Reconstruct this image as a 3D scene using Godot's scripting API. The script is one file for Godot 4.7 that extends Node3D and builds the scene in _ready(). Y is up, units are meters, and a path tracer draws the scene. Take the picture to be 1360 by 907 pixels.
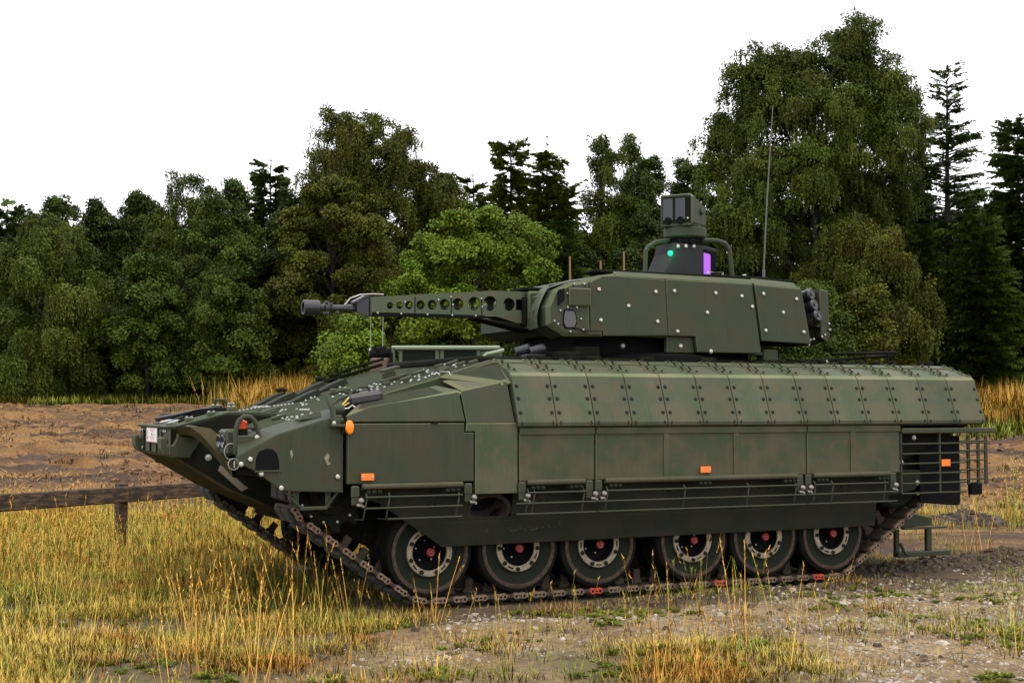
extends Node3D

# ---------------------------------------------------------------- mesh builder
class MB:
	var v := PackedVector3Array()
	var n := PackedVector3Array()
	var c := PackedColorArray()
	var tint := Color(0.5, 0.5, 0.5)   # the paint of flat faces; edges lighter, part wear, part painted highlight
	var worn_highlight := Color(1.0, 0.98, 0.90)
	func tri(a: Vector3, b: Vector3, d: Vector3, out := Vector3.ZERO, na := Vector3.ZERO, nb := Vector3.ZERO, nd := Vector3.ZERO) -> void:
		var fn := (d - a).cross(b - a)
		if fn.length_squared() < 1e-16:
			return
		fn = fn.normalized()
		if out != Vector3.ZERO and fn.dot(out) < 0.0:
			var t := b; b = d; d = t
			var tn := nb; nb = nd; nd = tn
			fn = -fn
		v.append(a); v.append(b); v.append(d)
		if na == Vector3.ZERO:
			n.append(fn); n.append(fn); n.append(fn)
		else:
			n.append(na); n.append(nb); n.append(nd)
		c.append(tint); c.append(tint); c.append(tint)
	func quad(a: Vector3, b: Vector3, d: Vector3, e: Vector3, out := Vector3.ZERO) -> void:
		tri(a, b, d, out)
		tri(a, d, e, out)
	# flat polygon with thickness behind it and a chamfered front rim
	func plate(pts: Array, nrm: Vector3, th: float, bev := 0.006) -> void:
		var nn := nrm.normalized()
		var u: Vector3 = (pts[1] - pts[0]).normalized()
		u = (u - nn * u.dot(nn)).normalized()
		var w := nn.cross(u)
		var p2 := PackedVector2Array()
		var area := 0.0
		for p in pts:
			p2.append(Vector2((p - pts[0]).dot(u), (p - pts[0]).dot(w)))
		for i in p2.size():
			area += p2[i].cross(p2[(i + 1) % p2.size()])
		var src := pts.duplicate()
		if area < 0:
			p2.reverse()
			src.reverse()
		var k := p2.size()
		var ins := []
		for i in k:
			var d0 := (p2[i] - p2[(i + k - 1) % k]).normalized()
			var d1 := (p2[(i + 1) % k] - p2[i]).normalized()
			var n0 := Vector2(-d0.y, d0.x)
			var n1 := Vector2(-d1.y, d1.x)
			var m := (n0 + n1)
			var q := p2[i] + m * (bev / maxf(0.25, 1.0 + n0.dot(n1)))
			var d: float = (src[i] - pts[0]).dot(nn)
			ins.append(pts[0] + u * q.x + w * q.y + nn * d)
		var idx := Geometry2D.triangulate_polygon(p2)
		for i in range(0, idx.size(), 3):
			tri(ins[idx[i]], ins[idx[i + 1]], ins[idx[i + 2]], nn)
			tri(src[idx[i]] - nn * th, src[idx[i + 1]] - nn * th, src[idx[i + 2]] - nn * th, -nn)
		for i in k:
			var j := (i + 1) % k
			var e2 := p2[j] - p2[i]
			var o := (u * e2.y - w * e2.x)
			if bev > 0.0:
				var keep := tint
				tint = worn_highlight
				quad(ins[i], ins[j], src[j] - nn * bev, src[i] - nn * bev, o + nn * e2.length())
				tint = keep
			quad(src[i] - nn * bev, src[j] - nn * bev, src[j] - nn * th, src[i] - nn * th, o)
	static func inset(pts: Array, nrm: Vector3, by: float) -> Array:
		var nn := nrm.normalized()
		var k := pts.size()
		var turn := Vector3.ZERO
		for i in k:
			turn += (pts[i] - pts[0]).cross(pts[(i + 1) % k] - pts[0])
		var sgn := signf(turn.dot(nn))
		var out := []
		for i in k:
			var d0: Vector3 = (pts[i] - pts[(i + k - 1) % k]).normalized()
			var d1: Vector3 = (pts[(i + 1) % k] - pts[i]).normalized()
			var n0 := nn.cross(d0) * sgn
			var n1 := nn.cross(d1) * sgn
			out.append(pts[i] + (n0 + n1) * (by / maxf(0.3, 1.0 + n0.dot(n1))))
		return out
	func box(ctr: Vector3, size: Vector3, bev := 0.004, b := Basis.IDENTITY) -> void:
		var h := size * 0.5
		bev = minf(bev, minf(h.x, minf(h.y, h.z)) * 0.6)
		var ax := [Vector3.RIGHT, Vector3.UP, Vector3.BACK]
		for a in 3:
			var p := (a + 1) % 3
			var q := (a + 2) % 3
			for s in [-1.0, 1.0]:
				var f: Vector3 = ax[a] * s * h[a]
				var g: Vector3 = ax[p] * (h[p] - bev)
				var k: Vector3 = ax[q] * (h[q] - bev)
				quad(ctr + b * (f + g + k), ctr + b * (f - g + k), ctr + b * (f - g - k), ctr + b * (f + g - k), b * (ax[a] * s))
				var keep := tint
				tint = tint.lerp(worn_highlight, 0.5)
				for t in [-1.0, 1.0]:   # edges between axes a and p
					var f2: Vector3 = ax[p] * t * h[p]
					var fa: Vector3 = ax[a] * s * (h[a] - bev)
					quad(ctr + b * (f + g * t + k), ctr + b * (f + g * t - k), ctr + b * (fa + f2 - k), ctr + b * (fa + f2 + k), b * (ax[a] * s + ax[p] * t))
				tint = keep
		for sx in [-1.0, 1.0]:
			for sy in [-1.0, 1.0]:
				for sz in [-1.0, 1.0]:
					var o := Vector3(sx, sy, sz)
					tri(ctr + b * Vector3(sx * h.x, sy * (h.y - bev), sz * (h.z - bev)), ctr + b * Vector3(sx * (h.x - bev), sy * h.y, sz * (h.z - bev)), ctr + b * Vector3(sx * (h.x - bev), sy * (h.y - bev), sz * h.z), b * o)
	# profile of (radius, height) from bottom to top round the local y axis
	func lathe(prof: Array, xf: Transform3D, sides := 20) -> void:
		for i in prof.size() - 1:
			var p: Vector2 = prof[i]
			var q: Vector2 = prof[i + 1]
			var nr := Vector2(q.y - p.y, p.x - q.x)
			if nr.length() < 1e-7:
				continue
			nr = nr.normalized()
			for k in sides:
				var a0 := TAU * k / sides
				var a1 := TAU * (k + 1) / sides
				var r0 := Vector3(cos(a0), 0, sin(a0))
				var r1 := Vector3(cos(a1), 0, sin(a1))
				var n0 := xf.basis * (r0 * nr.x + Vector3.UP * nr.y)
				var n1 := xf.basis * (r1 * nr.x + Vector3.UP * nr.y)
				var A := xf * (r0 * p.x + Vector3.UP * p.y)
				var B := xf * (r1 * p.x + Vector3.UP * p.y)
				var C := xf * (r1 * q.x + Vector3.UP * q.y)
				var D := xf * (r0 * q.x + Vector3.UP * q.y)
				tri(A, B, C, n0 + n1, n0, n1, n1)
				tri(A, C, D, n0 + n1, n0, n1, n0)
	func tube(path: Array, rad, sides := 8) -> void:
		var up := Vector3.UP
		var rings := []
		for i in path.size():
			var d: Vector3
			if i == 0:
				d = path[1] - path[0]
			elif i == path.size() - 1:
				d = path[i] - path[i - 1]
			else:
				d = (path[i + 1] - path[i]).normalized() + (path[i] - path[i - 1]).normalized()
			d = d.normalized()
			if absf(d.dot(up)) > 0.95:
				up = Vector3.RIGHT if absf(d.x) < 0.8 else Vector3.BACK
			var s := d.cross(up).normalized()
			up = s.cross(d).normalized()
			rings.append([path[i], s, up, (rad[i] if rad is Array else rad)])
		for i in path.size() - 1:
			var A = rings[i]
			var B = rings[i + 1]
			for k in sides:
				var a0 := TAU * k / sides
				var a1 := TAU * (k + 1) / sides
				var n0: Vector3 = A[1] * cos(a0) + A[2] * sin(a0)
				var n1: Vector3 = A[1] * cos(a1) + A[2] * sin(a1)
				var m0: Vector3 = B[1] * cos(a0) + B[2] * sin(a0)
				var m1: Vector3 = B[1] * cos(a1) + B[2] * sin(a1)
				tri(A[0] + n0 * A[3], A[0] + n1 * A[3], B[0] + m1 * B[3], n0 + n1, n0, n1, m1)
				tri(A[0] + n0 * A[3], B[0] + m1 * B[3], B[0] + m0 * B[3], n0 + n1, n0, m1, m0)
		for e in [0, path.size() - 1]:
			var R = rings[e]
			var o: Vector3 = (path[0] - path[1]) if e == 0 else (path[e] - path[e - 1])
			for k in range(1, sides - 1):
				tri(R[0] + R[1] * R[3], R[0] + (R[1] * cos(TAU * k / sides) + R[2] * sin(TAU * k / sides)) * R[3], R[0] + (R[1] * cos(TAU * (k + 1) / sides) + R[2] * sin(TAU * (k + 1) / sides)) * R[3], o)
	# solid between the same polygon (x, y) at two z values
	func extrude(poly: Array, z0: float, z1: float, bev := 0.008) -> void:
		var pts := []
		for p in poly:
			pts.append(Vector3(p.x, p.y, z1))
		plate(pts, Vector3(0, 0, signf(z1 - z0)), absf(z1 - z0), bev)
	func bolt(p: Vector3, nrm: Vector3, r: float, h: float) -> void:
		var keep := tint
		tint = Color(0.05, 0.055, 0.045)  # dark washer ring, its colour holding the shadow round the bolt
		lathe([Vector2(r * 1.45, -0.003), Vector2(r * 1.4, 0.002), Vector2(r * 0.9, 0.003)], Transform3D(basis_y(nrm), p), 10)
		tint = worn_highlight
		lathe([Vector2(r, -0.003), Vector2(r, h * 0.55), Vector2(r * 0.72, h * 0.9), Vector2(0.0, h)], Transform3D(basis_y(nrm), p), 8)
		tint = keep
	static func basis_y(y: Vector3) -> Basis:
		y = y.normalized()
		var x := y.cross(Vector3.BACK if absf(y.z) < 0.9 else Vector3.RIGHT).normalized()
		return Basis(x, y, x.cross(y))
	func mesh() -> ArrayMesh:
		var m := ArrayMesh.new()
		var a := []
		a.resize(Mesh.ARRAY_MAX)
		a[Mesh.ARRAY_VERTEX] = v
		a[Mesh.ARRAY_NORMAL] = n
		a[Mesh.ARRAY_COLOR] = c
		m.add_surface_from_arrays(Mesh.PRIMITIVE_TRIANGLES, a)
		return m

var rng := RandomNumberGenerator.new()
var M := {}
var tank: Node3D
var used := {}

# ---------------------------------------------------------------- scene helpers
func put(o: Node3D, called: String, parent: Node = self) -> Node3D:
	var key := str(parent.get_instance_id()) + "/" + called
	var k: int = used.get(key, 0)
	used[key] = k + 1
	o.name = called if k == 0 else "%s_%03d" % [called, k]
	parent.add_child(o, true)
	return o

func part(called: String, mb: MB, mat: Material, parent: Node = null, at := Transform3D.IDENTITY) -> MeshInstance3D:
	return part_mesh(called, mb.mesh(), mat, parent, at)

func part_mesh(called: String, mesh: Mesh, mat: Material, parent: Node = null, at := Transform3D.IDENTITY) -> MeshInstance3D:
	var o := MeshInstance3D.new()
	o.mesh = mesh
	o.material_override = mat
	o.transform = at
	put(o, called, parent if parent else tank)
	return o

func tag(o: Node, label: String, category: String, group := "") -> Node:
	o.set_meta("label", label)
	o.set_meta("category", category)
	if group != "":
		o.set_meta("group", group)
	return o

func thing(called: String, label: String, category: String, at: Vector3, turn := 0.0, group := "") -> Node3D:
	var o := Node3D.new()
	put(o, called)
	o.position = at
	o.rotation.y = turn
	tag(o, label, category, group)
	return o

func stuff(called: String, mesh: Mesh, mat: Material, xs: Array, cols: Array, parent: Node = self) -> MultiMeshInstance3D:
	var mm := MultiMesh.new()
	mm.transform_format = MultiMesh.TRANSFORM_3D
	mm.use_colors = true
	mm.mesh = mesh
	mm.instance_count = xs.size()
	for i in xs.size():
		mm.set_instance_transform(i, xs[i])
		mm.set_instance_color(i, cols[i])
	var o := MultiMeshInstance3D.new()
	o.multimesh = mm
	o.material_override = mat
	put(o, called, parent)
	return o

func noise_image(size: int, seed_: int, freq: float, octaves: int) -> Image:
	var f := FastNoiseLite.new()
	f.seed = seed_
	f.frequency = freq
	f.fractal_octaves = octaves
	return f.get_seamless_image(size, size)

# colour texture: blends three tones by two noises, plus fine grain
func tone_texture(size: int, seed_: int, a: Color, b: Color, d: Color, freq: float, grain: float, spread := 1.0, streaks := 0.0) -> ImageTexture:
	var n1 := noise_image(size, seed_, freq, 4)
	var n2 := noise_image(size, seed_ + 7, freq * 2.7, 4)
	var n3 := noise_image(size, seed_ + 13, 0.35, 2)
	var im := Image.create(size, size, true, Image.FORMAT_RGB8)
	for y in size:
		for x in size:
			var t := clampf((n1.get_pixel(x, y).r - 0.5) * 2.2 * spread + 0.5, 0, 1)
			var u := clampf((n2.get_pixel(x, y).r - 0.62) * 4.0 * spread, 0, 1)
			var g := 1.0 + (n3.get_pixel(x, y).r - 0.5) * grain
			var q := a.lerp(b, t).lerp(d, u)
			if streaks > 0.0:      # rain and dust runs, drawn out downwards
				var k := n2.get_pixel((x * 7) % size, y / 2).r - 0.5
				var m := n1.get_pixel((x * 3 + 91) % size, (y + 40) % size).r
				g *= 1.0 + streaks * (k * smoothstep(0.35, 0.65, m) * 2.0)
			im.set_pixel(x, y, Color(q.r * g, q.g * g, q.b * g))
	im.generate_mipmaps()
	return ImageTexture.create_from_image(im)

func normal_texture(size: int, seed_: int, freq: float, octaves: int, strength: float) -> ImageTexture:
	var im := noise_image(size, seed_, freq, octaves)
	im.convert(Image.FORMAT_RGB8)
	im.bump_map_to_normal_map(strength)
	im.generate_mipmaps()
	return ImageTexture.create_from_image(im)

func lin(r: float, g: float, b: float) -> Color:
	return Color(r, g, b).linear_to_srgb()

func mat(base: Color, rough: float, metal := 0.0, tex: Texture2D = null, uv := 1.0, nrm: Texture2D = null, nscale := 0.4) -> StandardMaterial3D:
	var m := StandardMaterial3D.new()
	m.albedo_color = base.linear_to_srgb()
	m.roughness = rough
	m.metallic = metal
	if tex or nrm:
		m.uv1_triplanar = true
		m.uv1_scale = Vector3.ONE * uv
	if tex:
		m.albedo_texture = tex
	if nrm:
		m.normal_enabled = true
		m.normal_texture = nrm
		m.normal_scale = nscale
	return m

func make_materials() -> void:
	var W := Color(1, 1, 1)
	var paint_t := tone_texture(512, 3, Color(0.86, 0.93, 0.86), Color(0.95, 0.94, 0.90), Color(0.98, 0.91, 0.82), 0.004, 0.12, 1.0, 0.05)
	var dusty_t := tone_texture(512, 21, Color(0.80, 0.90, 0.80), Color(0.97, 0.96, 0.90), Color(0.98, 0.92, 0.82), 0.005, 0.20, 1.0, 0.06)
	var grain_n := normal_texture(512, 5, 0.25, 2, 2.0)
	M.paint = mat(Color(0.051, 0.055, 0.039), 0.62, 0.0, paint_t, 0.8, grain_n, 0.10)
	M.dusty = mat(Color(0.088, 0.091, 0.065), 0.62, 0.0, dusty_t, 0.9, grain_n, 0.12)
	M.deck = mat(Color(0.036, 0.038, 0.026), 0.9, 0.0, dusty_t, 1.5, normal_texture(512, 6, 0.45, 2, 6.0), 0.6)
	M.turret = mat(Color(0.050, 0.055, 0.038), 0.62, 0.0, paint_t, 0.7, grain_n, 0.10)
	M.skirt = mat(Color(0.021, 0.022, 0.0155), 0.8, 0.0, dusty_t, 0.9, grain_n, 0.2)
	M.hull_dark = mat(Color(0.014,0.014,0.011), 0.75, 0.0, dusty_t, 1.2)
	M.belly = mat(Color(0.050,0.045,0.030), 0.75, 0.0, tone_texture(256, 31, Color(0.75, 0.78, 0.65), Color(1, 0.93, 0.8), Color(1.0, 0.85, 0.65), 0.012, 0.3), 0.9)
	M.black = mat(Color(0.008,0.008,0.009), 0.45)
	M.gun = mat(Color(0.030, 0.030, 0.034), 0.38, 0.35, null, 1.0, grain_n, 0.15)
	M.rubber = mat(Color(0.013, 0.013, 0.0125), 0.80, 0.0, tone_texture(256, 41, Color(0.75, 0.75, 0.75), Color(1.0, 0.95, 0.88), Color(1.0, 0.92, 0.8), 0.02, 0.35), 2.0, grain_n, 0.5)
	M.tyre_edge = mat(Color(0.075, 0.058, 0.042), 0.85, 0.0, tone_texture(256, 43, Color(0.6, 0.6, 0.6), Color(1.0, 0.9, 0.8), Color(1.0, 0.88, 0.7), 0.03, 0.4), 2.0)
	M.wheel = mat(Color(0.017, 0.0195, 0.0145), 0.75, 0.0, dusty_t, 2.0)
	M.ring = mat(Color(0.32, 0.28, 0.21), 0.55, 0.15, tone_texture(256, 45, Color(0.78, 0.76, 0.72), Color(1.0, 0.98, 0.95), Color(0.7, 0.62, 0.52), 0.03, 0.3), 3.0)
	M.bolt = mat(Color(0.45, 0.45, 0.43), 0.30, 0.3)
	M.steel = mat(Color(0.30, 0.29, 0.27), 0.38, 0.8)
	M.stud = mat(Color(0.40, 0.41, 0.38), 0.35, 0.3)
	M.dark_bolt = mat(Color(0.028, 0.030, 0.022), 0.75)
	M.red = mat(Color(0.17, 0.006, 0.008), 0.5)
	M.red_link = mat(Color(0.50, 0.05, 0.03), 0.6, 0.0, dusty_t, 5.0)
	M.track = mat(Color(0.0680, 0.0544, 0.0400), 0.75, 0.1, tone_texture(256, 51, Color(0.62, 0.6, 0.58), Color(1, 0.92, 0.82), Color(1.0, 0.85, 0.66), 0.03, 0.5), 4.0, grain_n, 0.5)
	M.connector = mat(Color(0.27, 0.195, 0.135), 0.6, 0.15, tone_texture(256, 53, Color(0.6, 0.6, 0.62), Color(1, 0.95, 0.88), Color(0.9, 0.75, 0.6), 0.04, 0.4), 5.0)
	M.pad = mat(Color(0.035, 0.034, 0.032), 0.9, 0.0, dusty_t, 4.0)
	M.orange = mat(Color(0.85, 0.17, 0.01), 0.3)
	M.amber = mat(Color(0.90, 0.24, 0.01), 0.2)
	M.red_lens = mat(Color(0.62, 0.06, 0.015), 0.2)
	M.glass = mat(Color(0.010, 0.011, 0.014), 0.06)
	M.lens = mat(Color(0.012, 0.014, 0.022), 0.12)
	M.purple = mat(Color(0.42, 0.09, 0.85), 0.22, 0.25)
	M.white = mat(Color(0.78, 0.76, 0.74), 0.5)
	M.red_print = mat(Color(0.55, 0.03, 0.05), 0.5)
	M.yellow = mat(Color(0.55, 0.45, 0.08), 0.6)
	M.wood = mat(Color(0.150, 0.095, 0.058), 0.9, 0.0, tone_texture(256, 61, Color(0.45, 0.45, 0.45), Color(1, 0.95, 0.88), Color(0.35, 0.38, 0.28), 0.02, 0.6), 1.5, normal_texture(256, 62, 0.06, 4, 5.0), 0.8)
	M.wood.uv1_scale = Vector3(0.6, 4.0, 4.0)
	M.tan_wood = mat(Color(0.20, 0.125, 0.055), 0.9)
	M.bark = mat(Color(0.050, 0.042, 0.032), 0.95, 0.0, tone_texture(256, 63, Color(0.5, 0.5, 0.5), Color(1, 0.97, 0.92), Color(0.7, 0.75, 0.6), 0.03, 0.5), 0.8)
	M.birch_bark = mat(Color(0.28, 0.27, 0.24), 0.9, 0.0, tone_texture(256, 64, Color(1, 1, 1), Color(0.75, 0.72, 0.68), Color(0.12, 0.11, 0.1), 0.03, 0.4), 0.8)
	M.belt = mat(Color(0.080, 0.074, 0.055), 0.66, 0.0, dusty_t, 0.9, grain_n, 0.12)
	for q in [M.belt, M.paint, M.dusty, M.turret, M.skirt, M.deck]:
		q.vertex_color_use_as_albedo = true
		var li: Color = q.albedo_color.srgb_to_linear()
		q.albedo_color = Color(li.r * 2.0, li.g * 2.0, li.b * 2.0).linear_to_srgb()
		q.metallic_specular = 0.28
		q.uv1_world_triplanar = true
	M.bolt.vertex_color_use_as_albedo = true
	M.wheel.metallic_specular = 0.2
	M.dark_bolt.metallic_specular = 0.2
	for q in [M.black, M.hull_dark, M.belly, M.rubber]:
		q.metallic_specular = 0.15
		q.roughness = 0.85
	M.hull = M.paint.duplicate()
	M.hull.metallic_specular = 0.08
	M.hull.roughness = 0.85
	for k in 3:      # blocks differ a little in tone
		var q: StandardMaterial3D = M.dusty.duplicate()
		var f: float = [0.96, 1.0, 1.03][k]
		q.albedo_color = Color(q.albedo_color.r * f, q.albedo_color.g * f, q.albedo_color.b * (f * 1.01))
		M["dusty%d" % k] = q
	M.leaf = StandardMaterial3D.new()
	M.leaf.vertex_color_use_as_albedo = true
	M.leaf.roughness = 0.6
	M.leaf.metallic_specular = 0.25
	M.leaf.backlight_enabled = true
	M.leaf.backlight = Color(0.22, 0.26, 0.10)
	M.grass = StandardMaterial3D.new()
	M.grass.vertex_color_use_as_albedo = true
	M.grass.roughness = 0.75
	M.grass.metallic_specular = 0.2
	M.grass.backlight_enabled = true
	M.grass.backlight = Color(0.4, 0.38, 0.25)
	M.stone = mat(W, 0.85, 0.0, tone_texture(256, 71, Color(0.7, 0.7, 0.7), Color(1, 1, 1), Color(0.85, 0.78, 0.7), 0.03, 0.4), 9.0)
	M.stone.vertex_color_use_as_albedo = true
	M.soil = mat(W, 1.0, 0.0, tone_texture(512, 73, Color(0.72, 0.72, 0.72), Color(1, 0.98, 0.95), Color(0.55, 0.53, 0.5), 0.02, 0.9), 0.9, normal_texture(512, 74, 0.09, 4, 9.0), 0.9)
	M.soil.vertex_color_use_as_albedo = true
	M.soil.uv1_world_triplanar = true
const TREES := [
	["weeping", "birch", 0.52, -47.59, 7.70, 2.93, 0.02, "broad drooping birch at the left edge of the wood", 0],
	["broad", "mid", 4.06, -44.86, 5.94, 1.82, 0.05, "low rounded tree right of the drooping birch at the left end", 0],
	["broad", "mid", 7.19, -45.63, 8.45, 1.96, 0.10, "pale green broadleaf tree in front of the dark spruce", 0],
	["broad", "mid", 6.72, -42.54, 4.87, 1.93, 0.00, "small dense tree at the foot of the pale green broadleaf tree", 0],
	["broad", "dark", 10.40, -45.25, 8.77, 2.39, 0.05, "dark filled-out tree left of the tall round-topped tree", 0],
	["broad", "olive", 11.10, -42.72, 9.08, 3.16, 0.02, "olive green rounded tree above the gun muzzle", 0],
	["broad", "bright", 12.88, -32.00, 6.98, 2.66, 0.00, "bright light green tree rising over the gun", 630],
	["broad", "bright", 8.79, -32.78, 3.20, 1.14, 0.00, "small bright green bush below the gun muzzle", 0],
	["spruce", "dark", 20.09, -39.69, 7.25, 1.72, 0.00, "dark conifer behind the turret nose", 0],
	["broad", "dark", 21.43, -41.28, 6.77, 2.11, 0.00, "dark low tree behind the tan poles", 0],
	["broad", "dark", 24.38, -39.92, 7.74, 2.27, 0.00, "dark low tree straight behind the sight mast", 0],
	["broad", "dark", 27.32, -38.57, 8.65, 2.11, 0.00, "dark tree between sight mast and whip antenna", 0],
	["weeping", "olive", 29.68, -31.98, 7.25, 2.82, 0.02, "olive drooping birch in front of the tallest tree", 0],
	["broad", "mid", 24.84, -28.70, 4.32, 1.28, 0.00, "small light tree behind the smoke launcher tubes", 0],
	["broad", "olive", 27.08, -28.77, 4.22, 1.24, 0.00, "small rounded tree right of the smoke launcher tubes", 0],
	["spruce", "dark", 33.08, -32.62, 7.17, 1.69, 0.00, "dark low spruce right of the olive drooping birch", 0],
	["spruce", "dark", 34.45, -30.88, 7.40, 1.97, 0.00, "wide dark spruce at the foot of the sparse larch", 0],
	["spruce", "dark", -0.47, -55.75, 9.05, 1.04, 0.10, "narrow dark spruce at the far left of the skyline", 0],
	["broad", "mid", 1.64, -54.78, 9.19, 1.56, 0.10, "round-topped tree above the drooping left birch", 0],
	["broad", "dark", 3.69, -56.04, 9.03, 1.07, 0.10, "narrow dark tree in the dip of the left skyline", 0],
	["broad", "dark", 5.44, -55.24, 9.50, 1.69, 0.10, "dark round tree right of the dip in the left skyline", 0],
	["birchy", "birch", 7.17, -52.24, 10.15, 2.16, 0.10, "tall birch with a ragged top on the left skyline", 0],
	["broad", "mid", 8.99, -51.40, 9.88, 1.47, 0.10, "leafy tree beside the pointed spruce on the left skyline", 0],
	["spruce", "dark", 10.85, -51.65, 11.04, 1.41, 0.05, "pointed dark spruce left of the tall round-topped tree", 0],
	["broad", "mid", 12.51, -49.78, 9.05, 1.38, 0.10, "smaller tree at the left foot of the tall round-topped tree", 0],
	["birchy", "olive", 13.48, -44.94, 12.28, 3.00, 0.10, "tall round-topped broadleaf tree above the gun barrel", 490],
	["broad", "dark", 17.85, -47.32, 10.29, 1.47, 0.10, "dark shoulder tree right of the tall round-topped tree", 0],
	["spruce", "olive", 19.11, -46.75, 10.33, 1.07, 0.10, "first thin conifer right of the tall round-topped tree", 0],
	["spruce", "olive", 19.85, -44.21, 11.66, 1.34, 0.05, "pointed conifer above the bright light green tree", 0],
	["spruce", "olive", 21.34, -43.52, 11.66, 1.21, 0.05, "slim conifer left of the slim birches above the turret", 0],
	["spruce", "olive", 22.04, -43.20, 9.85, 1.21, 0.05, "short conifer between slim conifer and slim birch above the turret", 0],
	["birchy", "birch", 23.56, -42.50, 11.70, 1.04, 0.05, "slim birch tallest left of the sight mast", 0],
	["birchy", "birch", 26.70, -45.46, 12.32, 1.03, 0.10, "thin-crowned birch just left of the sight mast", 0],
	["broad", "mid", 25.96, -42.50, 10.79, 1.53, 0.10, "leafy tree directly above the sight mast", 0],
	["broad", "mid", 29.26, -44.28, 10.96, 1.52, 0.10, "light crowned tree in the dip right of the sight mast", 0],
	["birchy", "birch", 29.77, -35.24, 15.97, 4.11, 0.05, "tallest birch of the wood behind the whip antenna", 1085],
	["spruce", "dark", 36.17, -36.70, 11.93, 1.26, 0.05, "dark conifer tight against the tallest birch", 0],
	["larch", "dark", 36.28, -34.44, 14.42, 2.43, 0.05, "tall sparse larch with bare-looking branches", 0],
	["spruce", "dark", 37.55, -31.66, 11.89, 2.04, 0.05, "dark spruce at the right edge of the wood", 0],
	["broad", "dark", -4.55, -51.02, 8.82, 2.98, 0.05, "broad tree beyond the left edge of the view", 0],
	["spruce", "dark", 40.74, -30.19, 11.33, 2.82, 0.05, "tall spruce beyond the right edge of the view", 0],
	["spruce", "dark", 45.89, -30.03, 12.60, 3.24, 0.05, "tall spruce well outside the right edge of the view", 0],
	["broad", "mid", 48.79, -27.59, 11.16, 3.67, 0.05, "broad tree well outside the right edge of the view", 0],
	["weeping", "olive", 54.43, -26.10, 12.28, 3.57, 0.05, "drooping birch well outside the right edge of the view", 0],
	["broad", "mid", -9.45, -54.38, 9.57, 3.67, 0.05, "broad tree well outside the left edge of the view", 0],
	["spruce", "dark", -14.22, -57.68, 10.33, 3.57, 0.05, "spruce well outside the left edge of the view", 0],
]
const BACK_TREES := [[-1.06, -70.12, 10.07, 3.11], [1.93, -69.21, 9.94, 3.13], [4.35, -63.95, 9.06, 2.98], [8.13, -68.15, 10.69, 3.20], [10.24, -62.54, 9.74, 3.03], [13.52, -62.85, 8.90, 3.09], [16.45, -61.55, 9.14, 3.09], [18.62, -58.04, 9.12, 3.00], [23.32, -61.41, 9.79, 3.21], [25.98, -59.20, 9.84, 3.17], [26.86, -53.58, 9.00, 2.98], [31.46, -55.52, 9.36, 3.13], [32.36, -50.80, 9.48, 2.97], [36.91, -52.11, 9.09, 3.09], [41.54, -53.11, 11.06, 3.21], [44.76, -51.95, 11.11, 3.22], [47.23, -49.89, 11.66, 3.19], [50.92, -49.23, 11.70, 3.22], [49.54, -43.41, 9.93, 2.99]]
const BUSHES := [[-2.84, -50.21, 1.95, 2.17], [-0.69, -51.11, 2.08, 1.76], [1.20, -49.18, 2.54, 1.83], [3.89, -49.22, 3.09, 2.07], [6.52, -47.97, 1.86, 2.07], [9.34, -47.57, 2.51, 1.94], [11.12, -46.47, 2.52, 1.56], [12.85, -45.76, 3.18, 1.38], [14.77, -43.17, 1.84, 1.56], [17.77, -43.57, 1.67, 1.85], [19.23, -42.31, 2.13, 2.09], [21.51, -40.43, 3.20, 1.58], [23.36, -39.95, 1.65, 1.48], [25.40, -39.05, 1.85, 1.34], [27.31, -37.03, 3.13, 2.11], [29.58, -36.55, 2.43, 1.88], [32.01, -35.81, 2.59, 2.15], [33.83, -34.48, 2.75, 1.51], [37.08, -35.09, 2.43, 1.79], [37.29, -32.83, 2.53, 1.32], [40.09, -32.37, 1.70, 1.86]]
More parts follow.
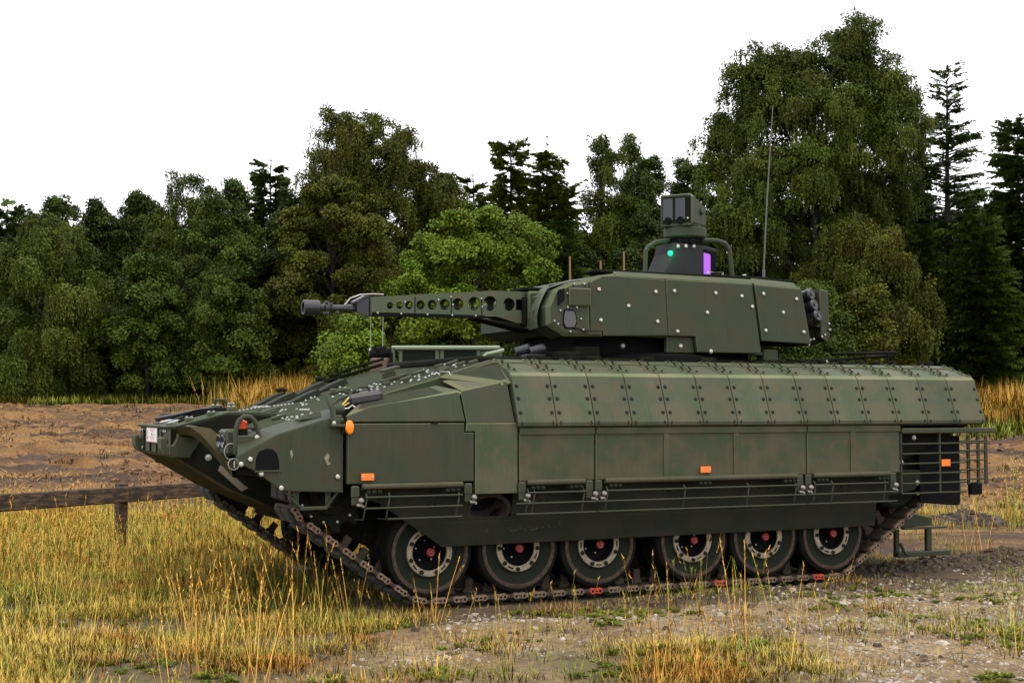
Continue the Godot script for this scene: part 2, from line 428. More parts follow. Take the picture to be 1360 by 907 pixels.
const LOBES := {
	1085: [[-2.66, 13.15, 1.25], [-1.41, 13.59, 1.32], [0.00, 13.99, 1.25], [1.35, 14.31, 1.13], [2.10, 15.15, 0.75], [2.73, 14.47, 0.56], [1.72, 15.47, 0.63], [2.10, 15.59, 0.63], [1.29, 14.97, 0.82], [2.66, 13.05, 1.25], [3.29, 12.27, 1.07], [-3.14, 11.64, 1.19], [-3.76, 9.92, 1.00], [-3.98, 10.86, 0.75], [-1.72, 11.49, 1.72], [-0.16, 11.96, 1.72], [1.72, 11.80, 1.72], [3.35, 10.70, 1.32], [-2.35, 9.14, 1.72], [-0.47, 9.45, 1.94], [1.41, 9.45, 1.94], [3.23, 8.82, 1.50], [-2.98, 7.25, 1.50], [-0.94, 6.94, 2.04], [1.41, 6.63, 2.04], [3.29, 6.31, 1.63], [-1.41, 4.43, 1.72], [0.78, 4.12, 1.72], [2.98, 3.81, 1.50], [-2.04, 2.55, 1.57], [0.47, 2.24, 1.72], [2.66, 1.92, 1.57]],
	490: [[-1.14, 11.37, 0.88], [-0.06, 11.69, 0.71], [1.04, 11.31, 0.91], [-2.11, 10.40, 0.88], [-0.49, 10.40, 1.23], [0.97, 10.17, 1.23], [2.01, 9.75, 0.91], [-2.53, 9.42, 0.71], [-1.30, 9.04, 1.36], [0.65, 8.71, 1.49], [2.27, 8.55, 1.10], [3.31, 8.65, 0.78], [-1.95, 7.41, 1.36], [0.00, 7.09, 1.56], [1.95, 7.09, 1.43], [3.31, 7.67, 0.91], [-0.65, 5.31, 1.56], [1.62, 5.14, 1.56], [-1.62, 3.52, 1.46], [0.65, 3.20, 1.62]],
	630: [[-1.43, 5.73, 0.62], [-0.78, 6.35, 0.57], [0.26, 6.56, 0.62], [1.30, 6.35, 0.62], [2.18, 5.89, 0.57], [-1.92, 5.11, 0.67], [-0.52, 5.37, 0.93], [0.78, 5.37, 0.93], [1.95, 5.11, 0.78], [-2.21, 4.12, 0.67], [-0.78, 4.12, 1.09], [0.78, 4.12, 1.09], [2.21, 4.51, 0.62], [-1.30, 3.08, 1.09], [0.26, 3.03, 1.09], [1.56, 3.34, 0.93]]}

# ---------------------------------------------------------------- the armoured vehicle
# vehicle axes: nose towards -x, near side +z, ground y = 0
func glacis(x: float, z: float, up := 0.0) -> Vector3:
	var nn := Vector3(-0.291, 1, 0).normalized()
	return Vector3(x, 1.404 + 0.291 * (x + 3.24), z) + nn * up

func glacis_basis() -> Basis:
	var y := Vector3(-0.291, 1, 0).normalized()
	var x := Vector3(1, 0.291, 0).normalized()
	return Basis(x, y, x.cross(y))

func side_z(y: float) -> float:      # the side leans in above the belt line
	return 1.85 if y < 1.45 else 1.85 - (y - 1.45) * 0.29

func side_panel(called: String, pts: Array, m: Material, bev := 0.006, th := 0.05) -> MeshInstance3D:
	var p3 := []
	for p in pts:
		p3.append(Vector3(p.x, p.y, side_z(p.y)))
	var nn: Vector3 = (p3[1] - p3[0]).cross(p3[2] - p3[0])
	if nn.z < 0:
		nn = -nn
	var b := MB.new()
	b.plate(p3, nn, th, bev)
	return part(called, b, m)

func bolts_on(parent: Node, at: Array, nrm: Vector3, r: float, h: float, m: Material, called := "bolt") -> void:
	var b := MB.new()
	b.bolt(Vector3.ZERO, nrm, r, h)
	var me := b.mesh()
	for p in at:
		part_mesh(called, me, m, parent, Transform3D(Basis.IDENTITY, p))

func build_hull() -> void:
	# sponson body with the sloping glacis
	var b := MB.new()
	b.extrude([Vector2(-3.22, 1.41), Vector2(-1.27, 1.96), Vector2(3.72, 1.96), Vector2(3.72, 1.36), Vector2(3.55, 0.98), Vector2(-2.2, 0.98), Vector2(-3.0, 1.05)], -1.48, 1.48, 0.01)
	var hull := part("hull", b, M.hull)
	b = MB.new()
	b.extrude([Vector2(-2.62, 0.56), Vector2(-2.2, 0.43), Vector2(2.75, 0.43), Vector2(3.55, 0.62), Vector2(3.55, 1.0), Vector2(-2.62, 1.0)], -1.12, 1.12, 0.01)
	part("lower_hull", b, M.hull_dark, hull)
	b = MB.new()   # far sponson wall so the far side is closed
	b.extrude([Vector2(-3.4, 1.1), Vector2(-2.8, 1.50), Vector2(-1.27, 1.80), Vector2(3.72, 1.84), Vector2(3.72, 1.40), Vector2(2.7, 0.96), Vector2(-2.6, 0.96)], -1.85, -1.47, 0.02)
	part("sponson", b, M.dusty, hull)
	b = MB.new()
	b.extrude([Vector2(-3.1, 1.0), Vector2(-2.7, 1.45), Vector2(-1.27, 1.72), Vector2(3.70, 1.80), Vector2(3.70, 1.40), Vector2(2.7, 0.99), Vector2(-2.6, 0.99)], 1.47, 1.70, 0.02)
	part("sponson", b, M.hull_dark, hull)
	# nose: deck, sides and the sloping lower plate
	b = MB.new()
	b.extrude([Vector2(-3.775, 1.18), Vector2(-3.785, 1.405), Vector2(-3.70, 1.415), Vector2(-3.30, 1.520), Vector2(-2.80, 1.50), Vector2(-2.5, 1.0), Vector2(-2.55, 0.58), Vector2(-2.79, 0.66), Vector2(-3.30, 0.882)], -0.62, 0.62, 0.012)
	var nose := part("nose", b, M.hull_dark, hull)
	b = MB.new()
	b.plate([Vector3(-3.79, 1.174, 0.63), Vector3(-3.30, 0.876, 0.63), Vector3(-2.79, 0.652, 0.63), Vector3(-2.79, 0.652, -0.63), Vector3(-3.30, 0.876, -0.63), Vector3(-3.79, 1.174, -0.63)], Vector3(-0.5, -0.86, 0), 0.03, 0.008)
	part("belly_plate", b, M.belly, hull)
	# front plate with ribs, warning placard
	b = MB.new()
	b.plate([Vector3(-3.795, 1.185, 0.66), Vector3(-3.795, 1.405, 0.66), Vector3(-3.795, 1.405, -0.66), Vector3(-3.795, 1.185, -0.66)], Vector3(-1, 0, 0), 0.02, 0.012)
	var fp := part("front_plate", b, M.paint)
	b = MB.new()
	b.box(Vector3(-3.79, 1.416, 0.0), Vector3(0.06, 0.024, 1.36), 0.009)
	part("front_rim", b, M.turret, fp)
	for z in [-0.42, -0.12, 0.18, 0.40]:
		b = MB.new()
		b.box(Vector3(-3.80, 1.285, z), Vector3(0.014, 0.18, 0.022), 0.004)
		part("rib", b, M.hull_dark, fp)
	for z in [-0.56, 0.50]:
		bolts_on(fp, [Vector3(-3.795, 1.375, z - 0.03), Vector3(-3.795, 1.375, z + 0.05), Vector3(-3.795, 1.22, z - 0.03), Vector3(-3.795, 1.22, z + 0.05)], Vector3(-1, 0, 0), 0.013, 0.012, M.bolt)
	build_placard()
	# tow hooks
	for s in [1.0, -1.0]:
		b = MB.new()
		var z0: float = 0.61 * s
		var prof := [Vector2(-3.70, 1.405), Vector2(-3.72, 1.385), Vector2(-3.735, 1.31), Vector2(-3.76, 1.27), Vector2(-3.795, 1.268), Vector2(-3.81, 1.30), Vector2(-3.82, 1.325), Vector2(-3.85, 1.34), Vector2(-3.868, 1.32), Vector2(-3.865, 1.24), Vector2(-3.835, 1.19), Vector2(-3.77, 1.165), Vector2(-3.62, 1.16), Vector2(-3.50, 1.36), Vector2(-3.56, 1.42), Vector2(-3.63, 1.43)]
		b.extrude(prof, z0 - 0.045, z0 + 0.045, 0.014)
		part("tow_hook", b, M.paint)
	# raised nose deck with a slatted grille
	b = MB.new()
	for s in [[-0.56, -0.49], [0.49, 0.56], [-0.05, 0.05]]:
		b.extrude([Vector2(-3.77, 1.40), Vector2(-3.76, 1.425), Vector2(-3.70, 1.432), Vector2(-3.29, 1.538), Vector2(-3.10, 1.542), Vector2(-2.80, 1.52)], s[0], s[1], 0.006)
	b.box(Vector3(-3.24, 1.528, 0), Vector3(0.10, 0.03, 1.10), 0.008)
	var gr := part("grille_frame", b, M.paint)
	b = MB.new()
	b.plate([Vector3(-3.70, 1.428, 0.49), Vector3(-3.29, 1.534, 0.49), Vector3(-3.29, 1.534, -0.49), Vector3(-3.70, 1.428, -0.49)], Vector3(-0.2585, 1, 0), 0.03, 0.002)
	part("grille_gap_shade", b, M.black, gr)  # black sheet that paints in the shade between the slats
	b = MB.new()
	b.box(Vector3.ZERO, Vector3(0.40, 0.008, 0.036), 0.003, Basis(Vector3.BACK, 0.253))
	var sl := b.mesh()
	for k in 4:
		for s in [-1.0, 1.0]:
			part_mesh("grille_slat", sl, M.dusty, gr, Transform3D(Basis.IDENTITY, Vector3(-3.495, 1.4835, s * (0.11 + k * 0.108))))
	for s in [-0.25, 0.1]:
		b = MB.new()
		b.lathe([Vector2(0.06, -0.01), Vector2(0.06, 0.012), Vector2(0.03, 0.022), Vector2(0, 0.024)], Transform3D(Basis(Vector3.BACK, 0.253), Vector3(-3.66, 1.443, s + 0.1)), 14)
		part("filler_cap", b, M.steel, gr)
	# hoses, cleats and a stowed bar on the nose deck
	for q in [[-0.30, 0.012], [0.05, 0.010], [0.36, 0.012]]:
		b = MB.new()
		b.tube([Vector3(-3.66, 1.455, q[0]), Vector3(-3.52, 1.505, q[0] + 0.04), Vector3(-3.36, 1.545, q[0] - 0.02), Vector3(-3.18, 1.565, q[0] + 0.05)], q[1], 6)
		part("hose", b, M.black, gr)
	for q in [[-3.60, 0.52], [-3.42, 0.53], [-3.25, 0.52], [-3.58, -0.52], [-3.20, -0.30], [-3.15, 0.1]]:
		b = MB.new()
		b.box(Vector3(q[0], 1.432 + (q[0] + 3.70) * 0.255 + 0.018, q[1]), Vector3(0.07, 0.035, 0.05), 0.006)
		var cl := part("cleat", b, M.dusty, gr)
		bolts_on(cl, [Vector3(q[0] - 0.02, 1.432 + (q[0] + 3.70) * 0.255 + 0.035, q[1]), Vector3(q[0] + 0.02, 1.432 + (q[0] + 3.70) * 0.255 + 0.035, q[1])], Vector3.UP, 0.009, 0.008, M.stud)
	b = MB.new()
	b.tube([Vector3(-3.70, 1.47, -0.45), Vector3(-3.10, 1.585, -0.50)], 0.018, 8)
	part("stowed_bar", b, M.gun, gr)
	# worn plate and bolt on the nose cheek
	b = MB.new()
	b.plate([Vector3(-3.38, 1.05, 0.625), Vector3(-3.36, 1.10, 0.625), Vector3(-3.24, 1.00, 0.625), Vector3(-3.12, 0.90, 0.625), Vector3(-3.18, 0.87, 0.625)], Vector3(0, 0, 1), 0.012, 0.006)
	part("wear_plate", b, mat(Color(0.20, 0.165, 0.125), 0.7), nose)
	bolts_on(nose, [Vector3(-3.46, 1.16, 0.62), Vector3(-3.62, 1.27, 0.62)], Vector3(0, 0, 1), 0.02, 0.018, M.stud)
	build_track_guard(1.0)
	build_track_guard(-1.0)
	build_front_fender()
	build_glacis_gear()
	build_side_panels()
	build_armour_blocks()
	build_slats_and_skirt()
	build_rear()
	build_roof_gear()

func build_placard() -> void:
	var x := -3.812
	var b := MB.new()
	b.plate([Vector3(x, 1.275, -0.24), Vector3(x, 1.400, -0.24), Vector3(x, 1.400, 0.22), Vector3(x, 1.275, 0.22)], Vector3(-1, 0, 0), 0.008, 0.002)
	var pl := part("placard", b, M.white)
	for r in [[1.277, 1.283, -0.235, 0.215], [1.393, 1.397, -0.20, 0.18]]:
		b = MB.new()
		b.quad(Vector3(x - 0.0012, r[0], r[2]), Vector3(x - 0.0012, r[1], r[2]), Vector3(x - 0.0012, r[1], r[3]), Vector3(x - 0.0012, r[0], r[3]), Vector3(-1, 0, 0))
		part("border", b, M.red_print, pl)
	# an upright figure at one side and short lines of print, too small to read in the photograph
	b = MB.new()
	for r in [[1.378, 1.382, -0.07, 0.12], [1.368, 1.371, -0.05, 0.10], [1.318, 1.323, -0.08, 0.13], [1.303, 1.308, -0.06, 0.11], [1.334, 1.356, 0.02, 0.04], [1.338, 1.343, -0.02, 0.06], [1.338, 1.358, -0.02, -0.005], [1.340, 1.345, 0.10, 0.18], [1.335, 1.375, -0.20, -0.18], [1.30, 1.325, -0.205, -0.165]]:
		b.quad(Vector3(x - 0.0012, r[0], r[2]), Vector3(x - 0.0012, r[1], r[2]), Vector3(x - 0.0012, r[1], r[3]), Vector3(x - 0.0012, r[0], r[3]), Vector3(-1, 0, 0))
	part("print", b, M.red_print, pl).set_meta("kind", "stuff")

func build_track_guard(s: float) -> void:
	# curved lip from the tow hook over the track to the fender
	var lip := [Vector3(-3.72, 1.345, 0.63), Vector3(-3.735, 1.40, 0.66), Vector3(-3.71, 1.425, 0.74), Vector3(-3.66, 1.415, 0.86), Vector3(-3.61, 1.36, 1.00), Vector3(-3.565, 1.27, 1.20), Vector3(-3.53, 1.18, 1.42), Vector3(-3.505, 1.11, 1.62)]
	var b := MB.new()
	for i in lip.size() - 1:
		var p: Vector3 = lip[i]
		var q: Vector3 = lip[i + 1]
		p.z *= s; q.z *= s
		var d := Vector3(0.02, -0.07, -0.03 * s)
		var back := Vector3(0.16, -0.01, 0.0)
		var back2 := Vector3(0.16, -0.02, 0.0)
		b.quad(p, q, q + d, p + d, Vector3(-1, 0, 0.3 * s))
		b.quad(p, q, q + back, p + back, Vector3(0, 1, 0))
		b.quad(p + d, q + d, q + d + back2, p + d + back2, Vector3(0, -1, 0))
	part("track_guard", b, M.belly)

func build_front_fender() -> void:
	var b := MB.new()
	var z := 1.80
	b.plate([Vector3(-3.50, 1.214, z), Vector3(-3.20, 1.369, z), Vector3(-2.85, 1.476, z), Vector3(-2.70, 1.508, z), Vector3(-2.676, 1.49, z), Vector3(-2.676, 0.918, z), Vector3(-3.15, 0.942, z), Vector3(-3.36, 1.094, z), Vector3(-3.50, 1.16, z)], Vector3(0, 0, 1), 0.06, 0.008)
	var f := part("front_fender", b, M.paint)
	b = MB.new()   # light facet between the side and the glacis
	var lo := [Vector3(-3.50, 1.214, z), Vector3(-3.20, 1.369, z), Vector3(-2.85, 1.476, z), Vector3(-2.68, 1.510, z)]
	var hi := [Vector3(-3.44, 1.345, 1.52), Vector3(-3.26, 1.402, 1.49), Vector3(-2.90, 1.507, 1.49), Vector3(-2.70, 1.565, 1.49)]
	for i in 3:
		b.quad(lo[i], lo[i + 1], hi[i + 1], hi[i], Vector3(-0.2, 1, 0.5))
	b.quad(lo[0], hi[0], hi[0] - Vector3(0.0, 0.30, 0.0), lo[0] - Vector3(0, 0.05, 0), Vector3(-1, 0, 0))
	b.quad(Vector3(-3.44, 1.345, 1.52), Vector3(-3.26, 1.402, 1.49), Vector3(-3.20, 1.05, 1.49), Vector3(-3.44, 1.04, 1.52), Vector3(0, 0, -1))
	part("fender_top", b, M.paint, f)
	b = MB.new()
	b.plate([Vector3(-3.02, 1.475, 1.640), Vector3(-2.87, 1.522, 1.532), Vector3(-2.78, 1.545, 1.535), Vector3(-2.82, 1.503, 1.70)], Vector3(-0.25, 0.9, 0.42), 0.012, 0.004)
	part("step_pad", b, M.deck, f)
	b = MB.new()   # rounded black window with its sill
	var w := []
	for p in [[-3.365, 1.10], [-3.360, 1.20], [-3.335, 1.245], [-3.28, 1.265], [-3.235, 1.26], [-3.20, 1.225], [-3.185, 1.17], [-3.18, 1.10]]:
		w.append(Vector3(p[0], p[1], z + 0.006))
	b.plate(w, Vector3(0, 0, 1), 0.01, 0.003)
	part("porthole", b, M.black, f)
	b = MB.new()
	b.box(Vector3(-3.272, 1.094, z + 0.008), Vector3(0.20, 0.012, 0.02), 0.003)
	part("sill", b, M.turret, f)
	bolts_on(f, [Vector3(-3.405, 1.185, z), Vector3(-2.72, 1.041, z), Vector3(-3.475, 1.15, z), Vector3(-3.32, 1.075, z), Vector3(-3.165, 0.965, z)], Vector3(0, 0, 1), 0.019, 0.015, M.bolt)
	b = MB.new()   # chipped paint
	b.plate([Vector3(-3.10, 1.24, z + 0.0015), Vector3(-3.085, 1.255, z + 0.0015), Vector3(-3.075, 1.22, z + 0.0015), Vector3(-3.085, 1.18, z + 0.0015)], Vector3(0, 0, 1), 0.001, 0.0)
	part("paint_chip", b, mat(Color(0.20, 0.19, 0.12), 0.7), f)
	b = MB.new()
	b.plate([Vector3(-2.83, 1.19, z + 0.0015), Vector3(-2.80, 1.225, z + 0.0015), Vector3(-2.785, 1.20, z + 0.0015), Vector3(-2.80, 1.165, z + 0.0015), Vector3(-2.775, 1.14, z + 0.0015), Vector3(-2.80, 1.13, z + 0.0015)], Vector3(0, 0, 1), 0.001, 0.0)
	part("paint_chip", b, mat(Color(0.20, 0.19, 0.12), 0.7), f)
	b = MB.new()   # trapezoid step bracket under the fender
	b.tube([Vector3(-3.12, 0.93, 1.76), Vector3(-2.995, 0.80, 1.76), Vector3(-2.80, 0.80, 1.76), Vector3(-2.70, 0.93, 1.76)], 0.012, 6)
	b.box(Vector3(-2.90, 0.802, 1.74), Vector3(0.21, 0.025, 0.09), 0.004)
	b.box(Vector3(-3.03, 0.87, 1.74), Vector3(0.04, 0.14, 0.012), 0.003)
	b.box(Vector3(-2.78, 0.87, 1.74), Vector3(0.04, 0.14, 0.012), 0.003)
	part("step_bracket", b, M.paint)
	# headlamp box behind its guard loop
	b = MB.new()
	b.box(Vector3(-3.41, 1.305, 1.36), Vector3(0.22, 0.20, 0.26), 0.02)
	var hl := part("headlamp_box", b, M.paint)
	for s in [-0.065, 0.065]:
		b = MB.new()
		b.lathe([Vector2(0.052, -0.02), Vector2(0.052, 0.012), Vector2(0.044, 0.014), Vector2(0.0, 0.004)], Transform3D(MB.basis_y(Vector3(-1, 0, 0.15)), Vector3(-3.52, 1.31, 1.36 + s)), 16)
		part("headlamp", b, M.lens, hl)
	for s in [1.0, -1.0]:
		b = MB.new()
		var z0: float = 1.62 * s
		var loop := [Vector3(-3.47, 1.22, z0), Vector3(-3.475, 1.40, z0), Vector3(-3.45, 1.475, z0), Vector3(-3.41, 1.505, z0), Vector3(-3.36, 1.500, z0), Vector3(-3.325, 1.465, z0), Vector3(-3.285, 1.34, z0)]
		b.tube(loop, 0.019, 8)
		var lp := part("lamp_guard", b, M.paint)
		b = MB.new()
		b.plate([Vector3(-3.46, 1.20, z0 + 0.02 * s), Vector3(-3.46, 1.36, z0 + 0.02 * s), Vector3(-3.30, 1.36, z0 + 0.02 * s), Vector3(-3.30, 1.33, z0 + 0.02 * s), Vector3(-3.42, 1.22, z0 + 0.02 * s)], Vector3(0, 0, s), 0.02, 0.004)
		part("bracket", b, M.paint, lp)
		bolts_on(lp, [Vector3(-3.315, 1.345, z0 + 0.02 * s), Vector3(-3.44, 1.255, z0 + 0.02 * s)], Vector3(0, 0, s), 0.019, 0.016, M.bolt)
		b = MB.new()
		b.box(Vector3(-3.41, 1.375, z0 - 0.06 * s), Vector3(0.075, 0.08, 0.07), 0.01)
		part("lamp_base", b, M.hull_dark, lp)
		b = MB.new()
		b.lathe([Vector2(0.038, 0), Vector2(0.04, 0.045), Vector2(0.033, 0.06), Vector2(0, 0.065)], Transform3D(Basis.IDENTITY, Vector3(-3.41, 1.412, z0 - 0.06 * s)), 14)
		part("indicator_lens", b, M.red_lens, lp)
	b = MB.new()
	b.tube([Vector3(-2.96, 1.53, -1.40), Vector3(-2.965, 1.625, -1.40), Vector3(-2.95, 1.645, -1.40), Vector3(-2.87, 1.645, -1.40), Vector3(-2.85, 1.63, -1.40), Vector3(-2.82, 1.55, -1.40)], 0.014, 8)
	part("grab_handle", b, M.paint)
	# key ring and wire at the bracket
	b = MB.new()
	var c0 := []
	for k in 15:
		c0.append(Vector3(-3.53 + 0.042 * cos(TAU * k / 14), 1.150 + 0.042 * sin(TAU * k / 14), 1.80))
	b.tube(c0, 0.0035, 5)
	var c1 := []
	for k in 12:
		c1.append(Vector3(-3.55 + 0.05 * cos(1.2 + 3.6 * k / 11.0), 1.245 + 0.06 * sin(1.2 + 3.6 * k / 11.0), 1.79))
	b.tube(c1, 0.003, 5)
	b.box(Vector3(-3.525, 1.15, 1.80), Vector3(0.012, 0.05, 0.01), 0.002)
	part("key_ring", b, M.steel)

func raised_plate(called: String, pts: Array, nrm: Vector3, th: float, pad: Array) -> void:
	var b := MB.new()
	b.plate(pts, nrm, th, 0.026)
	var o := part(called, b, M.dusty)
	if pad.size():
		b = MB.new()
		var lift := []
		for p in pad:
			lift.append(p + nrm.normalized() * 0.004)
		b.plate(lift, nrm, 0.004, 0.0015)
		part("anti_slip_pad", b, M.deck, o)

# moves points up or down into the plane through three of them
func planar(pts: Array, by: Array) -> Array:
	var nn: Vector3 = (pts[by[1]] - pts[by[0]]).cross(pts[by[2]] - pts[by[0]])
	var out := []
	for p in pts:
		out.append(Vector3(p.x, p.y - nn.dot(p - pts[by[0]]) / nn.y, p.z))
	return out

# a pad that leaves margins of its own along the four edges
func pad_of(e: Array, nn: Vector3, m: Array) -> Array:
	var lo0: Vector3 = e[0].lerp(e[3], m[0])
	var lo1: Vector3 = e[0].lerp(e[3], 1.0 - m[3])
	var hi0: Vector3 = e[1].lerp(e[2], 0.04)
	var hi1: Vector3 = e[1].lerp(e[2], 0.86)
	return [lo0.lerp(hi0, 0.10), hi0.lerp(lo0, 0.12), hi1.lerp(lo1, 0.12), lo1.lerp(hi1, 0.10)]

func inset_lerp(pts: Array, k: float) -> Array:
	var ctr := Vector3.ZERO
	for p in pts:
		ctr += p / pts.size()
	var out := []
	for p in pts:
		out.append(p + (ctr - p) * k)
	return out

func build_glacis_gear() -> void:
	# raised plates along the near edge of the glacis
	var e := [Vector3(-2.665, 1.530, 1.815), Vector3(-2.43, 1.645, 1.50), Vector3(-1.78, 1.835, 1.50), Vector3(-1.67, 1.715, 1.785)]
	e = planar(e, [0, 1, 3])
	var ne: Vector3 = (e[1] - e[0]).cross(e[2] - e[0]); ne = ne if ne.y > 0 else -ne
	raised_plate("glacis_plate", e, ne, 0.04, pad_of(e, ne, [0.10, 0.03, 0.03, 0.16]))
	var f := [Vector3(-1.76, 1.845, 1.50), Vector3(-1.27, 1.985, 1.36), Vector3(-1.16, 1.99, 1.40), Vector3(-1.225, 1.80, 1.76), Vector3(-1.32, 1.785, 1.775)]
	f = planar(f, [0, 1, 3])
	var nf: Vector3 = (f[1] - f[0]).cross(f[3] - f[0])
	nf = (nf if nf.y > 0.0 else -nf).normalized()
	raised_plate("glacis_plate", f, nf, 0.04, MB.inset(f, nf, 0.045))
	var g := [Vector3(-1.74, 1.815, 1.515), Vector3(-1.34, 1.772, 1.77), Vector3(-1.65, 1.715, 1.785)]
	raised_plate("glacis_plate", g, (g[1] - g[0]).cross(g[2] - g[0]) * (1.0 if (g[1] - g[0]).cross(g[2] - g[0]).y > 0 else -1.0), 0.03, [])
	var b := MB.new()
	b.lathe([Vector2(0.03, 0), Vector2(0.0, 0.004)], Transform3D(MB.basis_y(nf), Vector3(-1.215, 1.955, 1.44)), 12)
	part("lift_eye", b, M.black)
	b = MB.new()
	b.tube([Vector3(-1.80, 1.835, 1.60), Vector3(-1.79, 1.865, 1.60), Vector3(-1.74, 1.86, 1.66), Vector3(-1.73, 1.83, 1.67)], 0.007, 6)
	part("tie_down", b, M.steel)
	# wedge shaped deflectors on the glacis
	var wb := MB.new()
	var gb := glacis_basis()
	var base := [Vector3(-0.17, 0, -0.10), Vector3(0.17, 0, -0.10), Vector3(0.17, 0, 0.10), Vector3(-0.17, 0, 0.10)]
	var top := [Vector3(0.02, 0.05, -0.085), Vector3(0.16, 0.07, -0.085), Vector3(0.16, 0.07, 0.085), Vector3(0.02, 0.05, 0.085)]
	for i in 4:
		wb.quad(base[i], base[(i + 1) % 4], top[(i + 1) % 4], top[i], (base[i] + base[(i + 1) % 4]) + Vector3.UP * 0.1)
	wb.quad(top[0], top[1], top[2], top[3], Vector3.UP)
	var wm := wb.mesh()
	for p in [[-2.45, -1.30], [-2.46, -0.87], [-2.40, -0.30], [-2.10, -1.10], [-2.03, -0.65]]:
		part_mesh("deflector_wedge", wm, M.skirt, null, Transform3D(gb.scaled_local(Vector3(0.95, 0.75, 1.0)), glacis(p[0], p[1])))
	# mushroom vents and small blocks
	b = MB.new()
	b.lathe([Vector2(0.04, -0.01), Vector2(0.04, 0.05), Vector2(0.055, 0.055), Vector2(0.055, 0.075), Vector2(0.03, 0.09), Vector2(0, 0.092)], Transform3D.IDENTITY, 14)
	var vm := b.mesh()
	for p in [[-2.30, -1.38], [-1.90, -1.38], [-1.77, -1.36]]:
		part_mesh("mushroom_vent", vm, M.hull_dark, null, Transform3D(Basis.IDENTITY, glacis(p[0], p[1])))
	b = MB.new()
	b.box(Vector3(0, 0.03, 0), Vector3(0.10, 0.06, 0.10), 0.006)
	b.box(Vector3(0.02, 0.085, 0), Vector3(0.16, 0.025, 0.13), 0.005)
	b.box(Vector3(-0.02, 0.01, 0.16), Vector3(0.24, 0.025, 0.07), 0.005)
	part_mesh("periscope_block", b.mesh(), M.paint, null, Transform3D(gb, glacis(-1.78, 0.36)))
	for p in [[-2.82, 0.01, 0.05], [-2.97, 1.01, 0.07], [-1.87, 1.02, 0.06], [-1.66, 0.76, 0.07], [-1.62, 1.25, 0.06], [-1.55, 1.05, 0.05], [-1.45, 0.72, 0.05], [-1.42, 1.15, 0.05], [-1.35, 0.8, 0.06], [-1.38, 1.32, 0.05], [-2.0, 0.9, 0.04]]:
		b = MB.new()
		b.box(Vector3(0, 0.014, 0), Vector3(p[2] * 1.6, 0.028, p[2]), 0.005)
		part_mesh("mount_block", b.mesh(), M.paint, null, Transform3D(gb, glacis(p[0], p[1])))
	b = MB.new()   # driver hatch rim along the far edge of the glacis top
	b.tube([glacis(-1.72, -1.30, 0.01), glacis(-1.70, -1.30, 0.075), glacis(-1.60, -1.28, 0.085), glacis(-1.25, -1.25, 0.085)], 0.014, 8)
	b.box(glacis(-1.62, -1.32, 0.03), Vector3(0.75, 0.03, 0.06), 0.01, gb)
	part("hatch_rim", b, M.hull_dark)
	b = MB.new()
	b.box(glacis(-2.80, 0.12, 0.018), Vector3(0.16, 0.02, 0.06), 0.004, gb)
	b.box(glacis(-2.92, 0.25, 0.012), Vector3(0.30, 0.014, 0.04), 0.003, gb)
	b.tube([glacis(-3.2, 0.2, 0.012), glacis(-2.75, -0.4, 0.012)], 0.006, 5)
	part("hinge_rail", b, M.paint)
	# studs of the spaced armour, in irregular rows
	var sb := MB.new()
	var nn := Vector3(-0.291, 1, 0).normalized()
	for row in [[-2.76, -1.2, 8, 0.02, 0.07], [-2.64, -1.15, 9, 0.0, 0.075], [-2.62, -0.45, 6, 0.015, 0.07], [-2.72, 0.76, 5, 0.0, 0.06], [-2.95, 0.5, 4, 0.03, 0.09], [-2.98, 1.0, 5, 0.02, 0.07]]:
		for k in int(row[2]):
			sb.bolt(glacis(row[0] + row[3] * k, row[1] + row[4] * k), nn, 0.009, 0.008)
	for spot in [[-2.52, 0.34, 16, 0.22], [-2.10, 0.50, 12, 0.16], [-2.02, 0.95, 9, 0.12], [-1.75, 1.20, 14, 0.16], [-1.55, 1.05, 16, 0.18], [-1.45, 0.6, 12, 0.15], [-2.25, -0.2, 10, 0.2], [-2.9, 1.35, 6, 0.08]]:
		for k in int(spot[2]):
			var r: float = spot[3] * 1.25
			sb.bolt(glacis(spot[0] + rng.randf_range(-r, r), spot[1] + rng.randf_range(-r, r)), nn, rng.randf_range(0.006, 0.010), 0.008)
	var so := part("armour_studs", sb, M.stud)
	so.set_meta("kind", "stuff")
	# folded mirror, cables and lamp on the near shoulder
	b = MB.new()
	b.box(Vector3(-2.44, 1.645, 1.56), Vector3(0.30, 0.10, 0.18), 0.035, Basis(Vector3.BACK, 0.16))
	var mi := part("folded_mirror", b, M.gun)
	b = MB.new()
	b.tube([Vector3(-2.70, 1.60, 1.62), Vector3(-2.66, 1.635, 1.60), Vector3(-2.58, 1.66, 1.58), Vector3(-2.48, 1.735, 1.56), Vector3(-2.40, 1.74, 1.55), Vector3(-2.37, 1.70, 1.55)], 0.011, 6)
	b.tube([Vector3(-2.72, 1.68, 1.55), Vector3(-2.62, 1.705, 1.55), Vector3(-2.55, 1.69, 1.55), Vector3(-2.46, 1.70, 1.52)], 0.014, 6)
	b.tube([Vector3(-2.36, 1.64, 1.6), Vector3(-2.31, 1.70, 1.58), Vector3(-2.28, 1.66, 1.56), Vector3(-2.27, 1.62, 1.55)], 0.009, 6)
	b.box(Vector3(-2.58, 1.715, 1.53), Vector3(0.09, 0.035, 0.05), 0.01)
	b.box(Vector3(-2.68, 1.70, 1.54), Vector3(0.05, 0.05, 0.05), 0.012)
	part("arm", b, M.paint, mi)
	b = MB.new()
	b.tube([Vector3(-2.66, 1.55, 1.66), Vector3(-2.63, 1.60, 1.64), Vector3(-2.60, 1.63, 1.64), Vector3(-2.57, 1.655, 1.62)], 0.007, 5)
